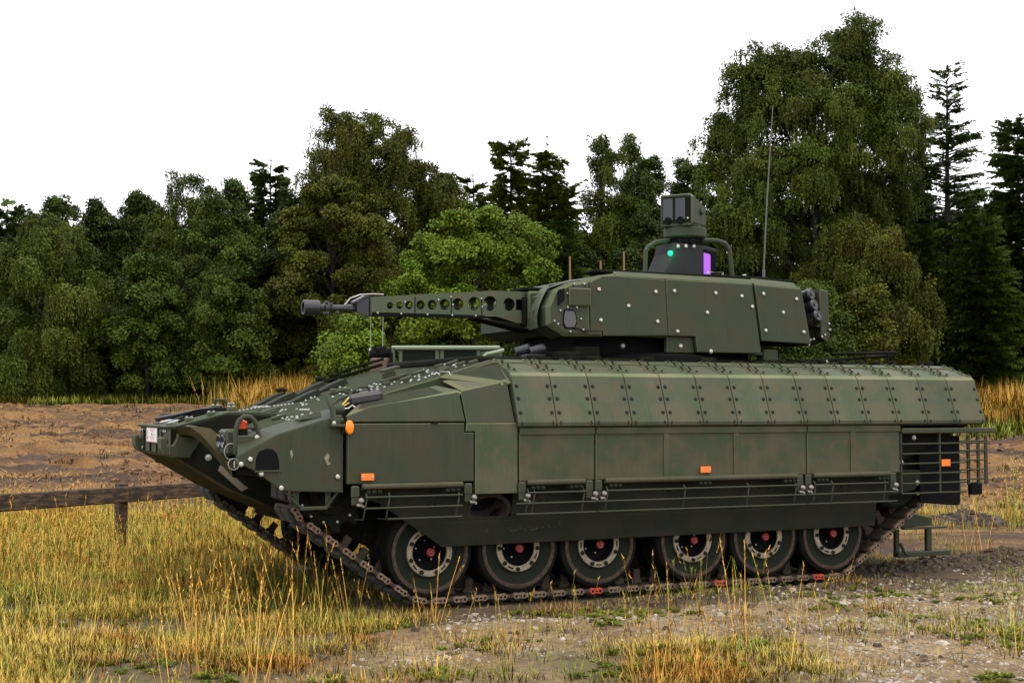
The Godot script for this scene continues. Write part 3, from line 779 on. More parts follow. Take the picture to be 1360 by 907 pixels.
	b.tube([Vector3(-2.68, 1.59, 1.66), Vector3(-2.63, 1.585, 1.66), Vector3(-2.58, 1.61, 1.64)], 0.006, 5)
	part("cable", b, M.yellow, mi)
	b = MB.new()
	b.tube([Vector3(-2.70, 1.555, 1.66), Vector3(-2.655, 1.56, 1.68), Vector3(-2.60, 1.565, 1.68), Vector3(-2.56, 1.59, 1.66), Vector3(-2.54, 1.57, 1.68), Vector3(-2.545, 1.55, 1.7)], 0.010, 6)
	part("pipe", b, M.steel, mi)
	b = MB.new()
	b.lathe([Vector2(0.0, -0.05), Vector2(0.035, -0.05), Vector2(0.042, -0.02), Vector2(0.042, 0.03), Vector2(0.03, 0.05), Vector2(0, 0.055)], Transform3D(MB.basis_y(Vector3(1, 0.1, 0.2)), Vector3(-2.69, 1.555, 1.70)), 14)
	part("lamp_housing", b, M.paint, mi)
	b = MB.new()   # upright bracket bar
	b.tube([Vector3(-2.755, 1.44, 1.815), Vector3(-2.765, 1.56, 1.80), Vector3(-2.79, 1.655, 1.74), Vector3(-2.775, 1.67, 1.72)], [0.022, 0.024, 0.024, 0.012], 8)
	b.box(Vector3(-2.73, 1.435, 1.83), Vector3(0.12, 0.02, 0.07), 0.004)
	b.box(Vector3(-2.73, 1.46, 1.815), Vector3(0.10, 0.05, 0.02), 0.004)
	var br := part("lamp_bracket", b, M.paint)
	b = MB.new()
	b.box(Vector3(-2.685, 1.42, 1.835), Vector3(0.035, 0.10, 0.04), 0.006)
	part("lamp_back", b, M.hull_dark, br)
	b = MB.new()
	b.lathe([Vector2(0.056, 0.0), Vector2(0.055, 0.02), Vector2(0.046, 0.032), Vector2(0.02, 0.036), Vector2(0.0, 0.037)], Transform3D(Basis(Vector3(0.62, 0, 0), Vector3(0, 0, 1), Vector3(0, -1, 0)), Vector3(-2.645, 1.42, 1.84)), 16)
	part("side_marker_lens", b, M.amber, br)
	bolts_on(br, [Vector3(-2.76, 1.455, 1.825)], Vector3(0, 0, 1), 0.016, 0.014, M.bolt)

func build_side_panels() -> void:
	side_panel("side_panel", [Vector2(-2.655, 1.465), Vector2(-2.655, 1.512), Vector2(-2.46, 1.585), Vector2(-1.70, 1.700), Vector2(-1.675, 1.465)], M.paint)
	var lower := side_panel("side_panel", [Vector2(-2.655, 0.985), Vector2(-2.655, 1.449), Vector2(-1.683, 1.449), Vector2(-1.683, 1.372), Vector2(-1.60, 1.372), Vector2(-1.60, 0.985)], M.paint)
	side_panel("side_panel", [Vector2(-1.66, 1.452), Vector2(-1.685, 1.705), Vector2(-1.265, 1.790), Vector2(-1.235, 1.452)], M.paint)
	var d := side_panel("side_panel", [Vector2(-1.585, 0.880), Vector2(-1.585, 1.382), Vector2(-1.668, 1.382), Vector2(-1.66, 1.449), Vector2(-1.212, 1.449), Vector2(-1.212, 0.880)], M.dusty)
	var b := MB.new()
	b.box(Vector3(-1.94, 1.452, 1.855), Vector3(0.06, 0.012, 0.012), 0.003)
	part("latch", b, M.black, lower)
	# belt panels, each with its upper rail and ribs
	for seg in [[-1.195, -0.505], [-0.490, 1.650], [1.665, 2.715]]:
		var o := side_panel("belt_panel", [Vector2(seg[0], 0.972), Vector2(seg[0], 1.405), Vector2(seg[1], 1.405), Vector2(seg[1], 0.972)], M.belt)
		b = MB.new()
		b.box(Vector3((seg[0] + seg[1]) / 2, 1.378, 1.856), Vector3(seg[1] - seg[0], 0.052, 0.022), 0.004)
		part("upper_rail", b, M.belt, o)
		for rx in [0.19, 0.90, 2.17]:
			if rx > seg[0] and rx < seg[1]:
				b = MB.new()
				b.box(Vector3(rx, 1.163, 1.856), Vector3(0.055, 0.375, 0.016), 0.006)
				part("rib", b, M.belt, o)
	for r in [[-2.5, 1.036, -2.555], [0.575, 1.036, 0.52]]:
		b = MB.new()
		b.box(Vector3(r[0], r[1], 1.868), Vector3(0.105, 0.055, 0.014), 0.005)
		var rf := part("side_reflector", b, M.orange)
		bolts_on(rf, [Vector3(r[0] - 0.04, r[1], 1.875), Vector3(r[0] + 0.04, r[1], 1.875)], Vector3(0, 0, 1), 0.006, 0.004, M.stud, "screw")

func build_armour_blocks() -> void:
	# fourteen identical reactive armour blocks: top facet, leaning front, rounded foot
	var w := 0.3475
	var prof := [Vector2(1.36, 1.982), Vector2(1.726, 1.865), Vector2(1.755, 1.834), Vector2(1.896, 1.452), Vector2(1.890, 1.425), Vector2(1.855, 1.408), Vector2(1.60, 1.420)]  # (z, y)
	var b := MB.new()
	var e := 0.004
	for i in prof.size() - 1:
		var p := Vector3(0, prof[i].y, prof[i].x)
		var q := Vector3(0, prof[i + 1].y, prof[i + 1].x)
		var d := (q - p)
		var o := Vector3(0, d.z, -d.y)
		b.tint = b.worn_highlight if i == 1 else Color(0.5, 0.5, 0.5)  # upper ridge tinted lighter: a painted highlight along with dusty wear
		b.quad(p + Vector3(e, 0, 0), q + Vector3(e, 0, 0), q + Vector3(w - e, 0, 0), p + Vector3(w - e, 0, 0), o)
		var back := -o.normalized() * e
		b.quad(p + Vector3(e, 0, 0), q + Vector3(e, 0, 0), q + back, p + back, Vector3(-1, 0, 0))
		b.quad(p + Vector3(w - e, 0, 0), q + Vector3(w - e, 0, 0), q + back + Vector3(w, 0, 0), p + back + Vector3(w, 0, 0), Vector3(1, 0, 0))
		var deep := -o.normalized() * 0.12
		b.quad(p + back, q + back, q + deep, p + deep, Vector3(-1, 0, 0))
		b.quad(p + back + Vector3(w, 0, 0), q + back + Vector3(w, 0, 0), q + deep + Vector3(w, 0, 0), p + deep + Vector3(w, 0, 0), Vector3(1, 0, 0))
	var block := b.mesh()
	var fn := Vector3(0, 0.144, 0.39).normalized()
	b = MB.new()
	for x in [0.032, w - 0.032]:
		for t in [0.235, 0.50, 0.795]:
			b.bolt(Vector3(x, lerpf(1.842, 1.452, t), lerpf(1.752, 1.896, t)), fn, 0.0125, 0.015)
		b.box(Vector3(x * 1.0, 1.448, 1.898), Vector3(0.009, 0.032, 0.01), 0.002)
	var side_bolts := b.mesh()
	b = MB.new()   # hold-down clips in two staggered columns on the top facet
	var tn := Vector3(0, 0.375, 0.12).normalized()
	for x in [0.038, w - 0.038]:
		for k in 6:
			var t := 0.08 + k * 0.165
			var at := Vector3(x + (0.012 if k % 2 else -0.012), lerpf(1.982, 1.862, t), lerpf(1.36, 1.735, t))
			b.tint = Color(0.72, 0.72, 0.66)
			b.box(at + tn * 0.005, Vector3(0.048, 0.010, 0.036), 0.003, Basis(Vector3.RIGHT, 0.31))
			b.tint = Color(0.13, 0.13, 0.11)
			b.lathe([Vector2(0.0125, 0), Vector2(0.0125, 0.012), Vector2(0.007, 0.016), Vector2(0, 0.016)], Transform3D(MB.basis_y(tn), at + tn * 0.009), 7)
	var clips := b.mesh()
	for k in 14:
		var o := part_mesh("armour_block", block, M["dusty%d" % [1, 2, 0, 1, 1, 0, 2, 1, 0, 2, 1, 2, 0, 1][k]], null, Transform3D(Basis.IDENTITY, Vector3(-1.225 + 0.3535 * k, 0, 0)))
		var q := part_mesh("side_bolts", side_bolts, M.dark_bolt, o)
		q.set_meta("kind", "stuff")
		q = part_mesh("clips", clips, M.dusty, o)
		q.set_meta("kind", "stuff")

func build_slats_and_skirt() -> void:
	# lower skirt: upper slope and leaning foot plate, cut up towards the front, with the exhaust opening
	var b := MB.new()
	var top := [Vector3(-2.52, 0.93, 1.70), Vector3(-1.60, 0.96, 1.70), Vector3(-1.565, 0.69, 1.70), Vector3(-1.20, 0.68, 1.70), Vector3(-1.17, 0.96, 1.70), Vector3(2.70, 0.96, 1.70), Vector3(2.70, 0.70, 1.70), Vector3(2.56, 0.69, 1.70), Vector3(-2.09, 0.645, 1.70), Vector3(-2.34, 0.82, 1.70), Vector3(-2.52, 0.87, 1.70)]
	b.plate(top, Vector3(0, 0, 1), 0.02, 0.003)
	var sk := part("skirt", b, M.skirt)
	b = MB.new()
	b.plate([Vector3(-2.09, 0.645, 1.70), Vector3(2.56, 0.685, 1.70), Vector3(2.56, 0.468, 1.675), Vector3(-1.80, 0.452, 1.675)], Vector3(0, -0.11, 1), 0.018, 0.004)
	part("skirt_foot", b, M.skirt, sk)
	b = MB.new()
	b.plate([Vector3(2.56, 0.72, 1.685), Vector3(3.02, 0.79, 1.685), Vector3(3.10, 0.86, 1.685), Vector3(3.10, 0.98, 1.685), Vector3(2.56, 0.98, 1.685)], Vector3(0, 0, 1), 0.02, 0.004)
	part("skirt_end", b, M.skirt, sk)
	b = MB.new()
	for x in [-2.3, -1.9, -0.9, 0.35, 1.3, 2.2]:
		for q in [[-0.05, 0.05], [-0.03, 0.0], [0.03, 0.0], [0.05, 0.05], [-0.02, -0.02], [0.02, -0.02]]:
			b.bolt(Vector3(x + q[0], 0.80 + q[1], 1.70), Vector3(0, 0, 1), 0.008, 0.008)
	part("skirt_bolts", b, M.wheel, sk).set_meta("kind", "stuff")
	b = MB.new()   # scrape of dried mud
	for k in 34:
		var x := -1.5 + rng.randf() * 0.75
		var yy := 0.595 + rng.randfn() * 0.012
		var ww := rng.randf_range(0.012, 0.045)
		var zz := 1.7003 - (0.665 - yy) * 0.113
		b.plate([Vector3(x, yy + 0.006, zz), Vector3(x + ww, yy + 0.008, zz), Vector3(x + ww * 0.9, yy - 0.006, zz), Vector3(x + ww * 0.2, yy - 0.009, zz)], Vector3(0, -0.11, 1), 0.001, 0.0)
	var ms := part("mud_scrape", b, mat(Color(0.055, 0.047, 0.033), 0.9), sk)
	ms.set_meta("kind", "stuff")
	# exhaust outlet
	b = MB.new()
	b.lathe([Vector2(0.20, -0.05), Vector2(0.205, 0.16), Vector2(0.195, 0.185), Vector2(0.165, 0.17), Vector2(0.14, -0.02)], Transform3D(Basis(Vector3(1, 0, 0), Vector3(0, -0.35, 0.94), Vector3(0, -0.62, -0.2)), Vector3(-1.385, 0.80, 1.50)), 32)
	part("exhaust", b, mat(Color(0.030, 0.024, 0.018), 0.9))
	b = MB.new()
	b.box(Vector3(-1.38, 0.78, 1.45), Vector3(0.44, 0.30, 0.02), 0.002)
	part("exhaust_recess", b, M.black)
	# rolled edge under the belt panels, hinges, catches and slat rods
	for seg in [[-2.54, -1.70], [-1.13, -0.60], [-0.41, 1.54], [1.72, 2.59]]:
		b = MB.new()
		b.tube([Vector3(seg[0], 0.962, 1.856), Vector3(seg[1], 0.962, 1.856)], 0.024, 10)
		part("rolled_edge", b, M.belt)
		b = MB.new()
		var n := 3 if seg[1] - seg[0] > 1.2 else 2
		for k in n:
			var x: float = lerpf(seg[0] + 0.09, seg[1] - 0.09, k / float(n - 1))
			for j in 3:
				b.lathe([Vector2(0.0, -0.016), Vector2(0.019, -0.016), Vector2(0.019, 0.016), Vector2(0, 0.016)], Transform3D(MB.basis_y(Vector3.RIGHT), Vector3(x - 0.045 + j * 0.045, 0.915, 1.87)), 10)
			b.box(Vector3(x, 0.915, 1.845), Vector3(0.15, 0.018, 0.02), 0.003)
		part("spring_catch", b, M.wheel)
	var hb := MB.new()
	hb.box(Vector3(0, 0.925, 1.862), Vector3(0.065, 0.09, 0.03), 0.012)
	hb.box(Vector3(0, 0.855, 1.858), Vector3(0.055, 0.07, 0.024), 0.008)
	var hm := hb.mesh()
	hb = MB.new()
	hb.lathe([Vector2(0.0, -0.02), Vector2(0.022, -0.01), Vector2(0.024, 0.01), Vector2(0.014, 0.026), Vector2(0, 0.028)], Transform3D(MB.basis_y(Vector3(0, 0, 1)), Vector3(0.012, 0.858, 1.885)), 12)
	hb.box(Vector3(0.0, 0.822, 1.88), Vector3(0.045, 0.025, 0.03), 0.006)
	hb.box(Vector3(0.03, 0.81, 1.88), Vector3(0.02, 0.022, 0.02), 0.005)
	var hk := hb.mesh()
	for x in [-2.60, -1.655, -1.18, -0.56, -0.475, 1.57, 1.66, 2.62]:
		var o := part_mesh("hinge", hm, M.paint, null, Transform3D(Basis.IDENTITY, Vector3(x, 0, 0)))
		part_mesh("hinge_knob", hk, M.steel, o, Transform3D(Basis.IDENTITY, Vector3(0.03 if x < 0 else 0.0, 0, 0)))
	for seg in [[-2.53, -1.72, 0], [-1.15, -0.60, 1], [-0.42, 1.53, 1], [1.70, 2.53, 1]]:
		for k in 3:
			var y: float = 0.882 - 0.0855 * k
			var x0: float = seg[0]
			var x1: float = seg[1]
			if seg[2] == 1 and k > 0:      # the lower rods run on past the hinges
				x0 -= 0.10
				x1 += 0.10
			if seg[2] == 0 and k == 2:
				x0 += 0.18
			b = MB.new()
			b.tube([Vector3(x0, y, 1.905), Vector3(x1, y, 1.905)], 0.0085, 6)
			part("slat_rod", b, M.paint)
		for x in [seg[0] + 0.02, (seg[0] + seg[1]) / 2 - 0.2, (seg[0] + seg[1]) / 2 + 0.45, seg[1] - 0.02]:
			if x > seg[0] and x < seg[1]:
				b = MB.new()
				b.tube([Vector3(x, 0.91, 1.86), Vector3(x - 0.005, 0.882, 1.90), Vector3(x - 0.035, 0.711, 1.90), Vector3(x - 0.035, 0.70, 1.70)], 0.007, 6)
				part("slat_upright", b, M.paint)

func build_rear() -> void:
	var b := MB.new()
	b.box(Vector3(3.30, 1.355, 1.80), Vector3(1.14, 0.05, 0.16), 0.01)
	part("rear_rail", b, M.paint)
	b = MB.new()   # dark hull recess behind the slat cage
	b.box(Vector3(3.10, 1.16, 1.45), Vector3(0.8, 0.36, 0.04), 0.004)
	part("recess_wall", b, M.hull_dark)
	b = MB.new()
	b.plate([Vector3(3.10, 1.30, 1.66), Vector3(3.61, 1.30, 1.66), Vector3(3.61, 0.65, 1.66), Vector3(3.585, 0.625, 1.66), Vector3(3.12, 0.665, 1.66)], Vector3(0, 0, 1), 0.018, 0.003)
	part("mud_flap", b, M.black)
	for k in 6:
		b = MB.new()
		b.tube([Vector3(2.725, 1.232 - 0.092 * k, 1.86), Vector3(3.50 if k > 0 else 3.80, 1.236 - 0.0925 * k, 1.86)], 0.0085, 6)
		part("cage_rod", b, M.paint)
	b = MB.new()
	b.tube([Vector3(3.19, 1.33, 1.85), Vector3(3.19, 0.77, 1.85)], 0.012, 6)
	b.tube([Vector3(2.73, 1.33, 1.85), Vector3(2.73, 0.77, 1.85)], 0.010, 6)
	part("cage_upright", b, M.paint)
	b = MB.new()
	b.box(Vector3(3.245, 1.05, 1.872), Vector3(0.105, 0.065, 0.014), 0.005)
	part("side_reflector", b, M.orange)
	bolts_on(tank, [Vector3(2.93, 1.29, 1.80), Vector3(2.775, 1.06, 1.80), Vector3(3.05, 0.86, 1.70)], Vector3(0, 0, 1), 0.016, 0.014, M.stud, "cage_bolt")
	for x in [[4.05, 1.30], [4.18, 1.30], [4.28, 1.30]]:
		b = MB.new()
		b.box(Vector3(x[0], 1.05, x[1]), Vector3(0.035, 0.50, 0.025), 0.005)
		part("rear_cage_bar", b, M.paint)
	for k in 5:
		b = MB.new()
		b.tube([Vector3(3.75, 1.235 - 0.095 * k, 1.36), Vector3(4.30, 1.235 - 0.095 * k, 1.30)], 0.009, 6)
		part("rear_cage_rod", b, M.paint)
	b = MB.new()
	b.box(Vector3(4.15, 0.755, 1.28), Vector3(0.15, 0.12, 0.06), 0.01)
	part("rear_lamp", b, M.black)
	b = MB.new()
	b.box(Vector3(3.85, 1.62, 1.30), Vector3(0.14, 0.12, 0.2), 0.02)
	b.box(Vector3(3.90, 1.48, 1.35), Vector3(0.12, 0.14, 0.16), 0.03)
	b.box(Vector3(3.78, 1.75, 1.40), Vector3(0.10, 0.08, 0.12), 0.01)
	part("rear_fitting", b, M.gun)
	# open ramp step behind the rear
	b = MB.new()
	b.plate([Vector3(3.40, 0.48, 0.95), Vector3(3.62, 0.505, 0.95), Vector3(3.89, 0.45, 0.95), Vector3(3.89, 0.37, 0.95), Vector3(3.40, 0.35, 0.95)], Vector3(0, 0, 1), 1.7, 0.01)
	var st := part("ramp_step", b, M.paint)
	b = MB.new()
	b.box(Vector3(3.75, 0.352, 0.98), Vector3(0.55, 0.018, 0.06), 0.004)
	b.box(Vector3(3.80, 0.215, 0.98), Vector3(0.065, 0.26, 0.05), 0.008)
	b.box(Vector3(3.46, 0.215, 0.90), Vector3(0.05, 0.26, 0.05), 0.008)
	b.box(Vector3(3.72, 0.095, 0.98), Vector3(0.68, 0.05, 0.09), 0.008)
	b.tube([Vector3(3.34, 0.22, 1.1), Vector3(3.40, 0.12, 1.1), Vector3(3.44, 0.10, 1.1)], 0.016, 6)
	part("step_frame", b, M.paint, st)

func build_roof_gear() -> void:
	var b := MB.new()
	b.box(Vector3(1.82, 2.07, 1.02), Vector3(0.16, 0.11, 0.14), 0.012)
	b.box(Vector3(1.66, 2.085, 1.02), Vector3(0.2, 0.03, 0.1), 0.006)
	part("roof_bracket", b, M.turret)
	b = MB.new()
	b.tube([Vector3(2.60, 2.10, 1.0), Vector3(3.40, 2.125, 1.0)], 0.017, 8)
	b.tube([Vector3(2.10, 2.02, 1.0), Vector3(2.75, 2.05, 1.0), Vector3(3.45, 2.10, 0.9)], 0.016, 8)
	b.box(Vector3(3.02, 2.05, 1.0), Vector3(0.02, 0.14, 0.02), 0.003)
	b.box(Vector3(3.30, 2.05, 1.0), Vector3(0.025, 0.15, 0.025), 0.003)
	part("roof_rod", b, M.hull_dark)
	for x in [2.05, 2.3, 2.55, 2.75, 2.95, 3.15, 3.5, 3.62, -0.75, -0.2, 0.35, 1.0]:
		b = MB.new()
		b.box(Vector3(x, 2.003, 1.24), Vector3(0.07 if x > 2.0 else 0.16, 0.05, 0.07), 0.01)
		part("roof_fitting", b, M.hull_dark)
	b = MB.new()
	b.box(Vector3(2.37, 2.015, 1.2), Vector3(0.05, 0.025, 0.025), 0.005)
	part("latch", b, M.stud)
	b = MB.new()   # smoke discharger pair in front of the turret
	for k in 2:
		b.lathe([Vector2(0.0, -0.07), Vector2(0.042, -0.07), Vector2(0.045, 0.05), Vector2(0.036, 0.07), Vector2(0, 0.072)], Transform3D(MB.basis_y(Vector3(0.9, 0.25, 0.3)), Vector3(-0.62 - 0.1 * k, 2.085, 1.0 - 0.1 * k)), 14)
	b.box(Vector3(-0.66, 2.02, 0.95), Vector3(0.2, 0.05, 0.2), 0.01)
	part("smoke_discharger", b, M.gun)
	b = MB.new()
	b.box(Vector3(0.8, 1.985, 0.0), Vector3(4.2, 0.07, 2.2), 0.02)
	part("roof_plate", b, M.hull_dark)
	b = MB.new()
	b.box(Vector3(-0.40, 2.02, 1.05), Vector3(0.22, 0.09, 0.3), 0.01)
	b.box(Vector3(-0.17, 2.06, 0.95), Vector3(0.25, 0.12, 0.3), 0.01)
	part("hatch_hinge", b, M.hull_dark)

func turret_panel(called: String, pts: Array, z: float, bolts: Array, turret: Node3D, th := 0.05, bev := 0.006) -> MeshInstance3D:
	var b := MB.new()
	var p3 := []
	for p in pts:
		p3.append(Vector3(p[0], p[1], z - (p[1] - 2.2) * 0.05))
	var nn := Vector3(0, 0.05, 1)
	b.plate(p3, nn, th, bev)
	var o := part(called, b, M.turret, turret)
	var at := []
	for q in bolts:
		at.append(Vector3(q[0], q[1], z - (q[1] - 2.2) * 0.05))
	bolts_on(o, at, nn, 0.0175, 0.016, M.bolt)
	return o

func build_turret() -> void:
	var b := MB.new()
	var T := 1.15
	b.extrude([Vector2(-0.50, 2.30), Vector2(-0.50, 2.58), Vector2(-0.32, 2.68), Vector2(-0.05, 2.765), Vector2(0.18, 2.80), Vector2(1.66, 2.79), Vector2(2.18, 2.74), Vector2(2.20, 2.24), Vector2(1.6, 2.20), Vector2(-0.35, 2.23)], -0.55, 1.09, 0.03)
	var turret := part("turret", b, M.turret)
	b = MB.new()   # cheek with wide light-catching bevels
	var ck := []
	for p in [[-0.605, 2.46], [-0.60, 2.30], [-0.43, 2.205], [-0.04, 2.212], [-0.04, 2.262], [-0.165, 2.262], [-0.165, 2.70], [-0.20, 2.712], [-0.36, 2.692], [-0.53, 2.615]]:
		ck.append(Vector3(p[0], p[1], 1.168 - (p[1] - 2.2) * 0.05))
	b.plate(ck, Vector3(0, 0.05, 1), 0.30, 0.035)
	var cheek := part("cheek_armour", b, M.turret, turret)
	b = MB.new()   # rounded nose in front of the cheek, dropping back towards the gun
	var arc := []
	for k in 8:
		var t := k / 7.0
		arc.append(Vector2(-0.535 - 0.12 * sin(t * PI * 0.62), lerpf(2.66, 2.28, t)))
	for i in 7:
		b.quad(Vector3(arc[i].x, arc[i].y, 1.06), Vector3(arc[i + 1].x, arc[i + 1].y, 1.06), Vector3(arc[i + 1].x + 0.12, arc[i + 1].y, 0.62), Vector3(arc[i].x + 0.12, arc[i].y, 0.62), Vector3(-1, 0.2, 0.1))
	b.quad(Vector3(-0.53, 2.66, 1.06), Vector3(-0.41, 2.66, 0.62), Vector3(-0.1, 2.76, 0.62), Vector3(-0.2, 2.73, 1.06), Vector3(0, 1, 0))
	part("nose_armour", b, M.dusty, turret)
	b = MB.new()
	b.plate([Vector3(-0.395, 2.475, 1.165), Vector3(-0.395, 2.635, 1.16), Vector3(-0.175, 2.635, 1.16), Vector3(-0.175, 2.475, 1.165)], Vector3(0, 0.03, 1), 0.035, 0.01)
	part("cover_plate", b, M.turret, turret).position.z = 0.02
	b = MB.new()
	var wf := []
	for p in [[-0.435, 2.442], [-0.335, 2.442], [-0.318, 2.40], [-0.305, 2.335], [-0.335, 2.27], [-0.43, 2.27], [-0.455, 2.32], [-0.45, 2.39]]:
		wf.append(Vector3(p[0], p[1], 1.175 - (p[1] - 2.2) * 0.05))
	b.plate(wf, Vector3(0, 0.05, 1), 0.012, 0.004)
	var win := part("sight_window_frame", b, M.black, cheek)
	win.position.z = 0.001
	b = MB.new()
	b.plate(inset_lerp(wf, 0.16), Vector3(0, 0.05, 1), 0.004, 0.001)
	part("sight_window", b, mat(Color(0.045, 0.042, 0.050), 0.25), cheek).position.z = 0.004
	b = MB.new()
	b.plate([Vector3(-0.50, 2.61, 1.172), Vector3(-0.435, 2.63, 1.170), Vector3(-0.435, 2.53, 1.172), Vector3(-0.50, 2.47, 1.175)], Vector3(-0.1, 0.05, 1), 0.012, 0.003)
	part("vision_block", b, M.black, cheek)
	bolts_on(cheek, [Vector3(-0.40, 2.585, 1.15), Vector3(-0.40, 2.462, 1.157), Vector3(-0.31, 2.462, 1.157), Vector3(-0.475, 2.43, 1.16), Vector3(-0.27, 2.36, 1.162), Vector3(-0.25, 2.265, 1.167), Vector3(-0.38, 2.245, 1.168), Vector3(-0.50, 2.31, 1.165), Vector3(-0.535, 2.335, 1.163), Vector3(-0.33, 2.67, 1.147), Vector3(-0.23, 2.675, 1.147)], Vector3(0, 0.05, 1), 0.009, 0.012, M.bolt)
	turret_panel("turret_panel", [[-0.16, 2.695], [-0.03, 2.757], [0.11, 2.765], [0.625, 2.752], [0.64, 2.232], [-0.035, 2.216], [-0.035, 2.255], [-0.16, 2.255]], T, [[-0.07, 2.634], [-0.06, 2.356], [0.23, 2.494], [0.52, 2.633], [0.53, 2.358]], turret)
	turret_panel("turret_panel", [[0.632, 2.752], [1.585, 2.742], [1.655, 2.14], [1.655, 2.085], [0.955, 2.085], [0.935, 2.232], [0.648, 2.232]], T, [[0.72, 2.647], [0.74, 2.273], [1.07, 2.456], [1.17, 2.642], [1.46, 2.623], [1.575, 2.527]], turret)
	turret_panel("turret_panel", [[1.605, 2.735], [2.145, 2.715], [2.235, 2.185], [1.67, 2.205]], T + 0.012, [[1.70, 2.653], [2.08, 2.615], [1.92, 2.48], [1.71, 2.302], [2.15, 2.297]], turret)
	b = MB.new()
	b.plate([Vector3(0.655, 2.224, 1.10), Vector3(0.93, 2.224, 1.10), Vector3(0.955, 2.08, 1.10), Vector3(0.655, 2.08, 1.10)], Vector3(0, 0, 1), 0.05, 0.006)
	var lp := part("lower_panel", b, M.turret, turret)
	bolts_on(lp, [Vector3(0.80, 2.14, 1.10), Vector3(0.30, 2.14, 0.90), Vector3(1.10, 2.095, 1.145)], Vector3(0, 0, 1), 0.02, 0.018, M.bolt)
	# light top chamfers
	b = MB.new()
	b.plate([Vector3(0.125, 2.772, 1.105), Vector3(1.60, 2.75, 1.105), Vector3(1.60, 2.80, 1.045), Vector3(0.125, 2.815, 1.045)], Vector3(0, 0.75, 0.62), 0.03, 0.006)
	part("top_chamfer", b, M.dusty, turret)
	b = MB.new()
	b.plate([Vector3(1.625, 2.745, 1.11), Vector3(2.14, 2.725, 1.11), Vector3(2.12, 2.785, 1.04), Vector3(1.625, 2.81, 1.04)], Vector3(0, 0.75, 0.62), 0.03, 0.006)
	part("top_chamfer", b, M.dusty, turret)
	b = MB.new()
	b.box(Vector3(0.9, 2.815, 0.9), Vector3(1.9, 0.03, 0.22), 0.008)
	b.box(Vector3(1.9, 2.80, 0.85), Vector3(0.6, 0.03, 0.3), 0.008)
	part("roof_edge", b, M.hull_dark, turret)
	b = MB.new()
	b.tube([Vector3(1.16, 2.835, 1.02), Vector3(1.16, 2.85, 1.02), Vector3(1.32, 2.85, 1.02), Vector3(1.32, 2.83, 1.02)], 0.010, 6)
	b.box(Vector3(1.56, 2.835, 1.03), Vector3(0.03, 0.015, 0.03), 0.004)
	part("roof_handle", b, M.stud, turret)
	# turret ring and the dark neck below
	b = MB.new()
	b.box(Vector3(0.75, 2.12, 0.35), Vector3(1.9, 0.24, 1.1), 0.02)
	b.lathe([Vector2(0.98, 1.94), Vector2(0.98, 2.05), Vector2(0.86, 2.08), Vector2(0.0, 2.08)], Transform3D(Basis.IDENTITY, Vector3(0.75, 0, 0.2)), 40)
	part("turret_ring", b, M.black, turret)
	# smoke launcher tubes at the rear
	b = MB.new()
	b.extrude([Vector2(2.16, 2.73), Vector2(2.40, 2.735), Vector2(2.60, 2.70), Vector2(2.62, 2.24), Vector2(2.50, 2.19), Vector2(2.2, 2.2)], 0.35, 0.88, 0.02)
	part("launcher_housing", b, M.hull_dark, turret)
	b = MB.new()
	b.plate([Vector3(2.50, 2.745, 0.95), Vector3(2.62, 2.73, 0.93), Vector3(2.64, 2.28, 0.93), Vector3(2.60, 2.22, 0.93), Vector3(2.52, 2.26, 0.95)], Vector3(0, 0, 1), 0.12, 0.01)
	part("launcher_shield", b, M.turret, turret)
	b = MB.new()
	b.lathe([Vector2(0.056, -0.14), Vector2(0.056, 0.02), Vector2(0.062, 0.022), Vector2(0.062, 0.05), Vector2(0.05, 0.062), Vector2(0.02, 0.056), Vector2(0.018, 0.066), Vector2(0.0, 0.067)], Transform3D.IDENTITY, 18)
	var lt := b.mesh()
	for k in 3:
		part_mesh("launcher_tube", lt, M.gun, turret, Transform3D(MB.basis_y(Vector3(0.35, 0.22, 1)), Vector3(2.36 + 0.028 * k, 2.675 - 0.105 * k, 0.93 + 0.015 * k)))
		part_mesh("launcher_tube", lt, M.gun, turret, Transform3D(MB.basis_y(Vector3(1, 0.15, 0.1)), Vector3(2.66, 2.62 - 0.13 * k, 0.62)))
	b = MB.new()
	b.lathe([Vector2(0.080, 0), Vector2(0.085, 0.10)], Transform3D(MB.basis_y(Vector3(0.35, 0.1, 1)), Vector3(2.42, 2.435, 0.88)), 18)
	part("launcher_cup", b, M.turret, turret)
	bolts_on(turret, [Vector3(2.36, 2.27, 0.94), Vector3(2.39, 2.235, 0.94), Vector3(2.43, 2.245, 0.94), Vector3(2.52, 2.27, 0.955), Vector3(2.56, 2.29, 0.95), Vector3(2.40, 2.19, 0.9), Vector3(2.61, 2.40, 0.95), Vector3(2.62, 2.34, 0.95)], Vector3(0, 0, 1), 0.011, 0.012, M.bolt, "housing_bolt")
	build_gun(turret)
	build_sight(turret)
	b = MB.new()   # whip antenna
	b.tube([Vector3(2.255, 2.74, 0.35), Vector3(2.26, 2.98, 0.35)], 0.015, 8)
	b.tube([Vector3(2.26, 2.98, 0.35), Vector3(2.30, 3.6, 0.35), Vector3(2.345, 4.15, 0.35), Vector3(2.39, 4.68, 0.35)], [0.009, 0.0075, 0.006, 0.004], 6)
	part("whip_antenna", b, mat(Color(0.085, 0.09, 0.075), 0.6), turret)

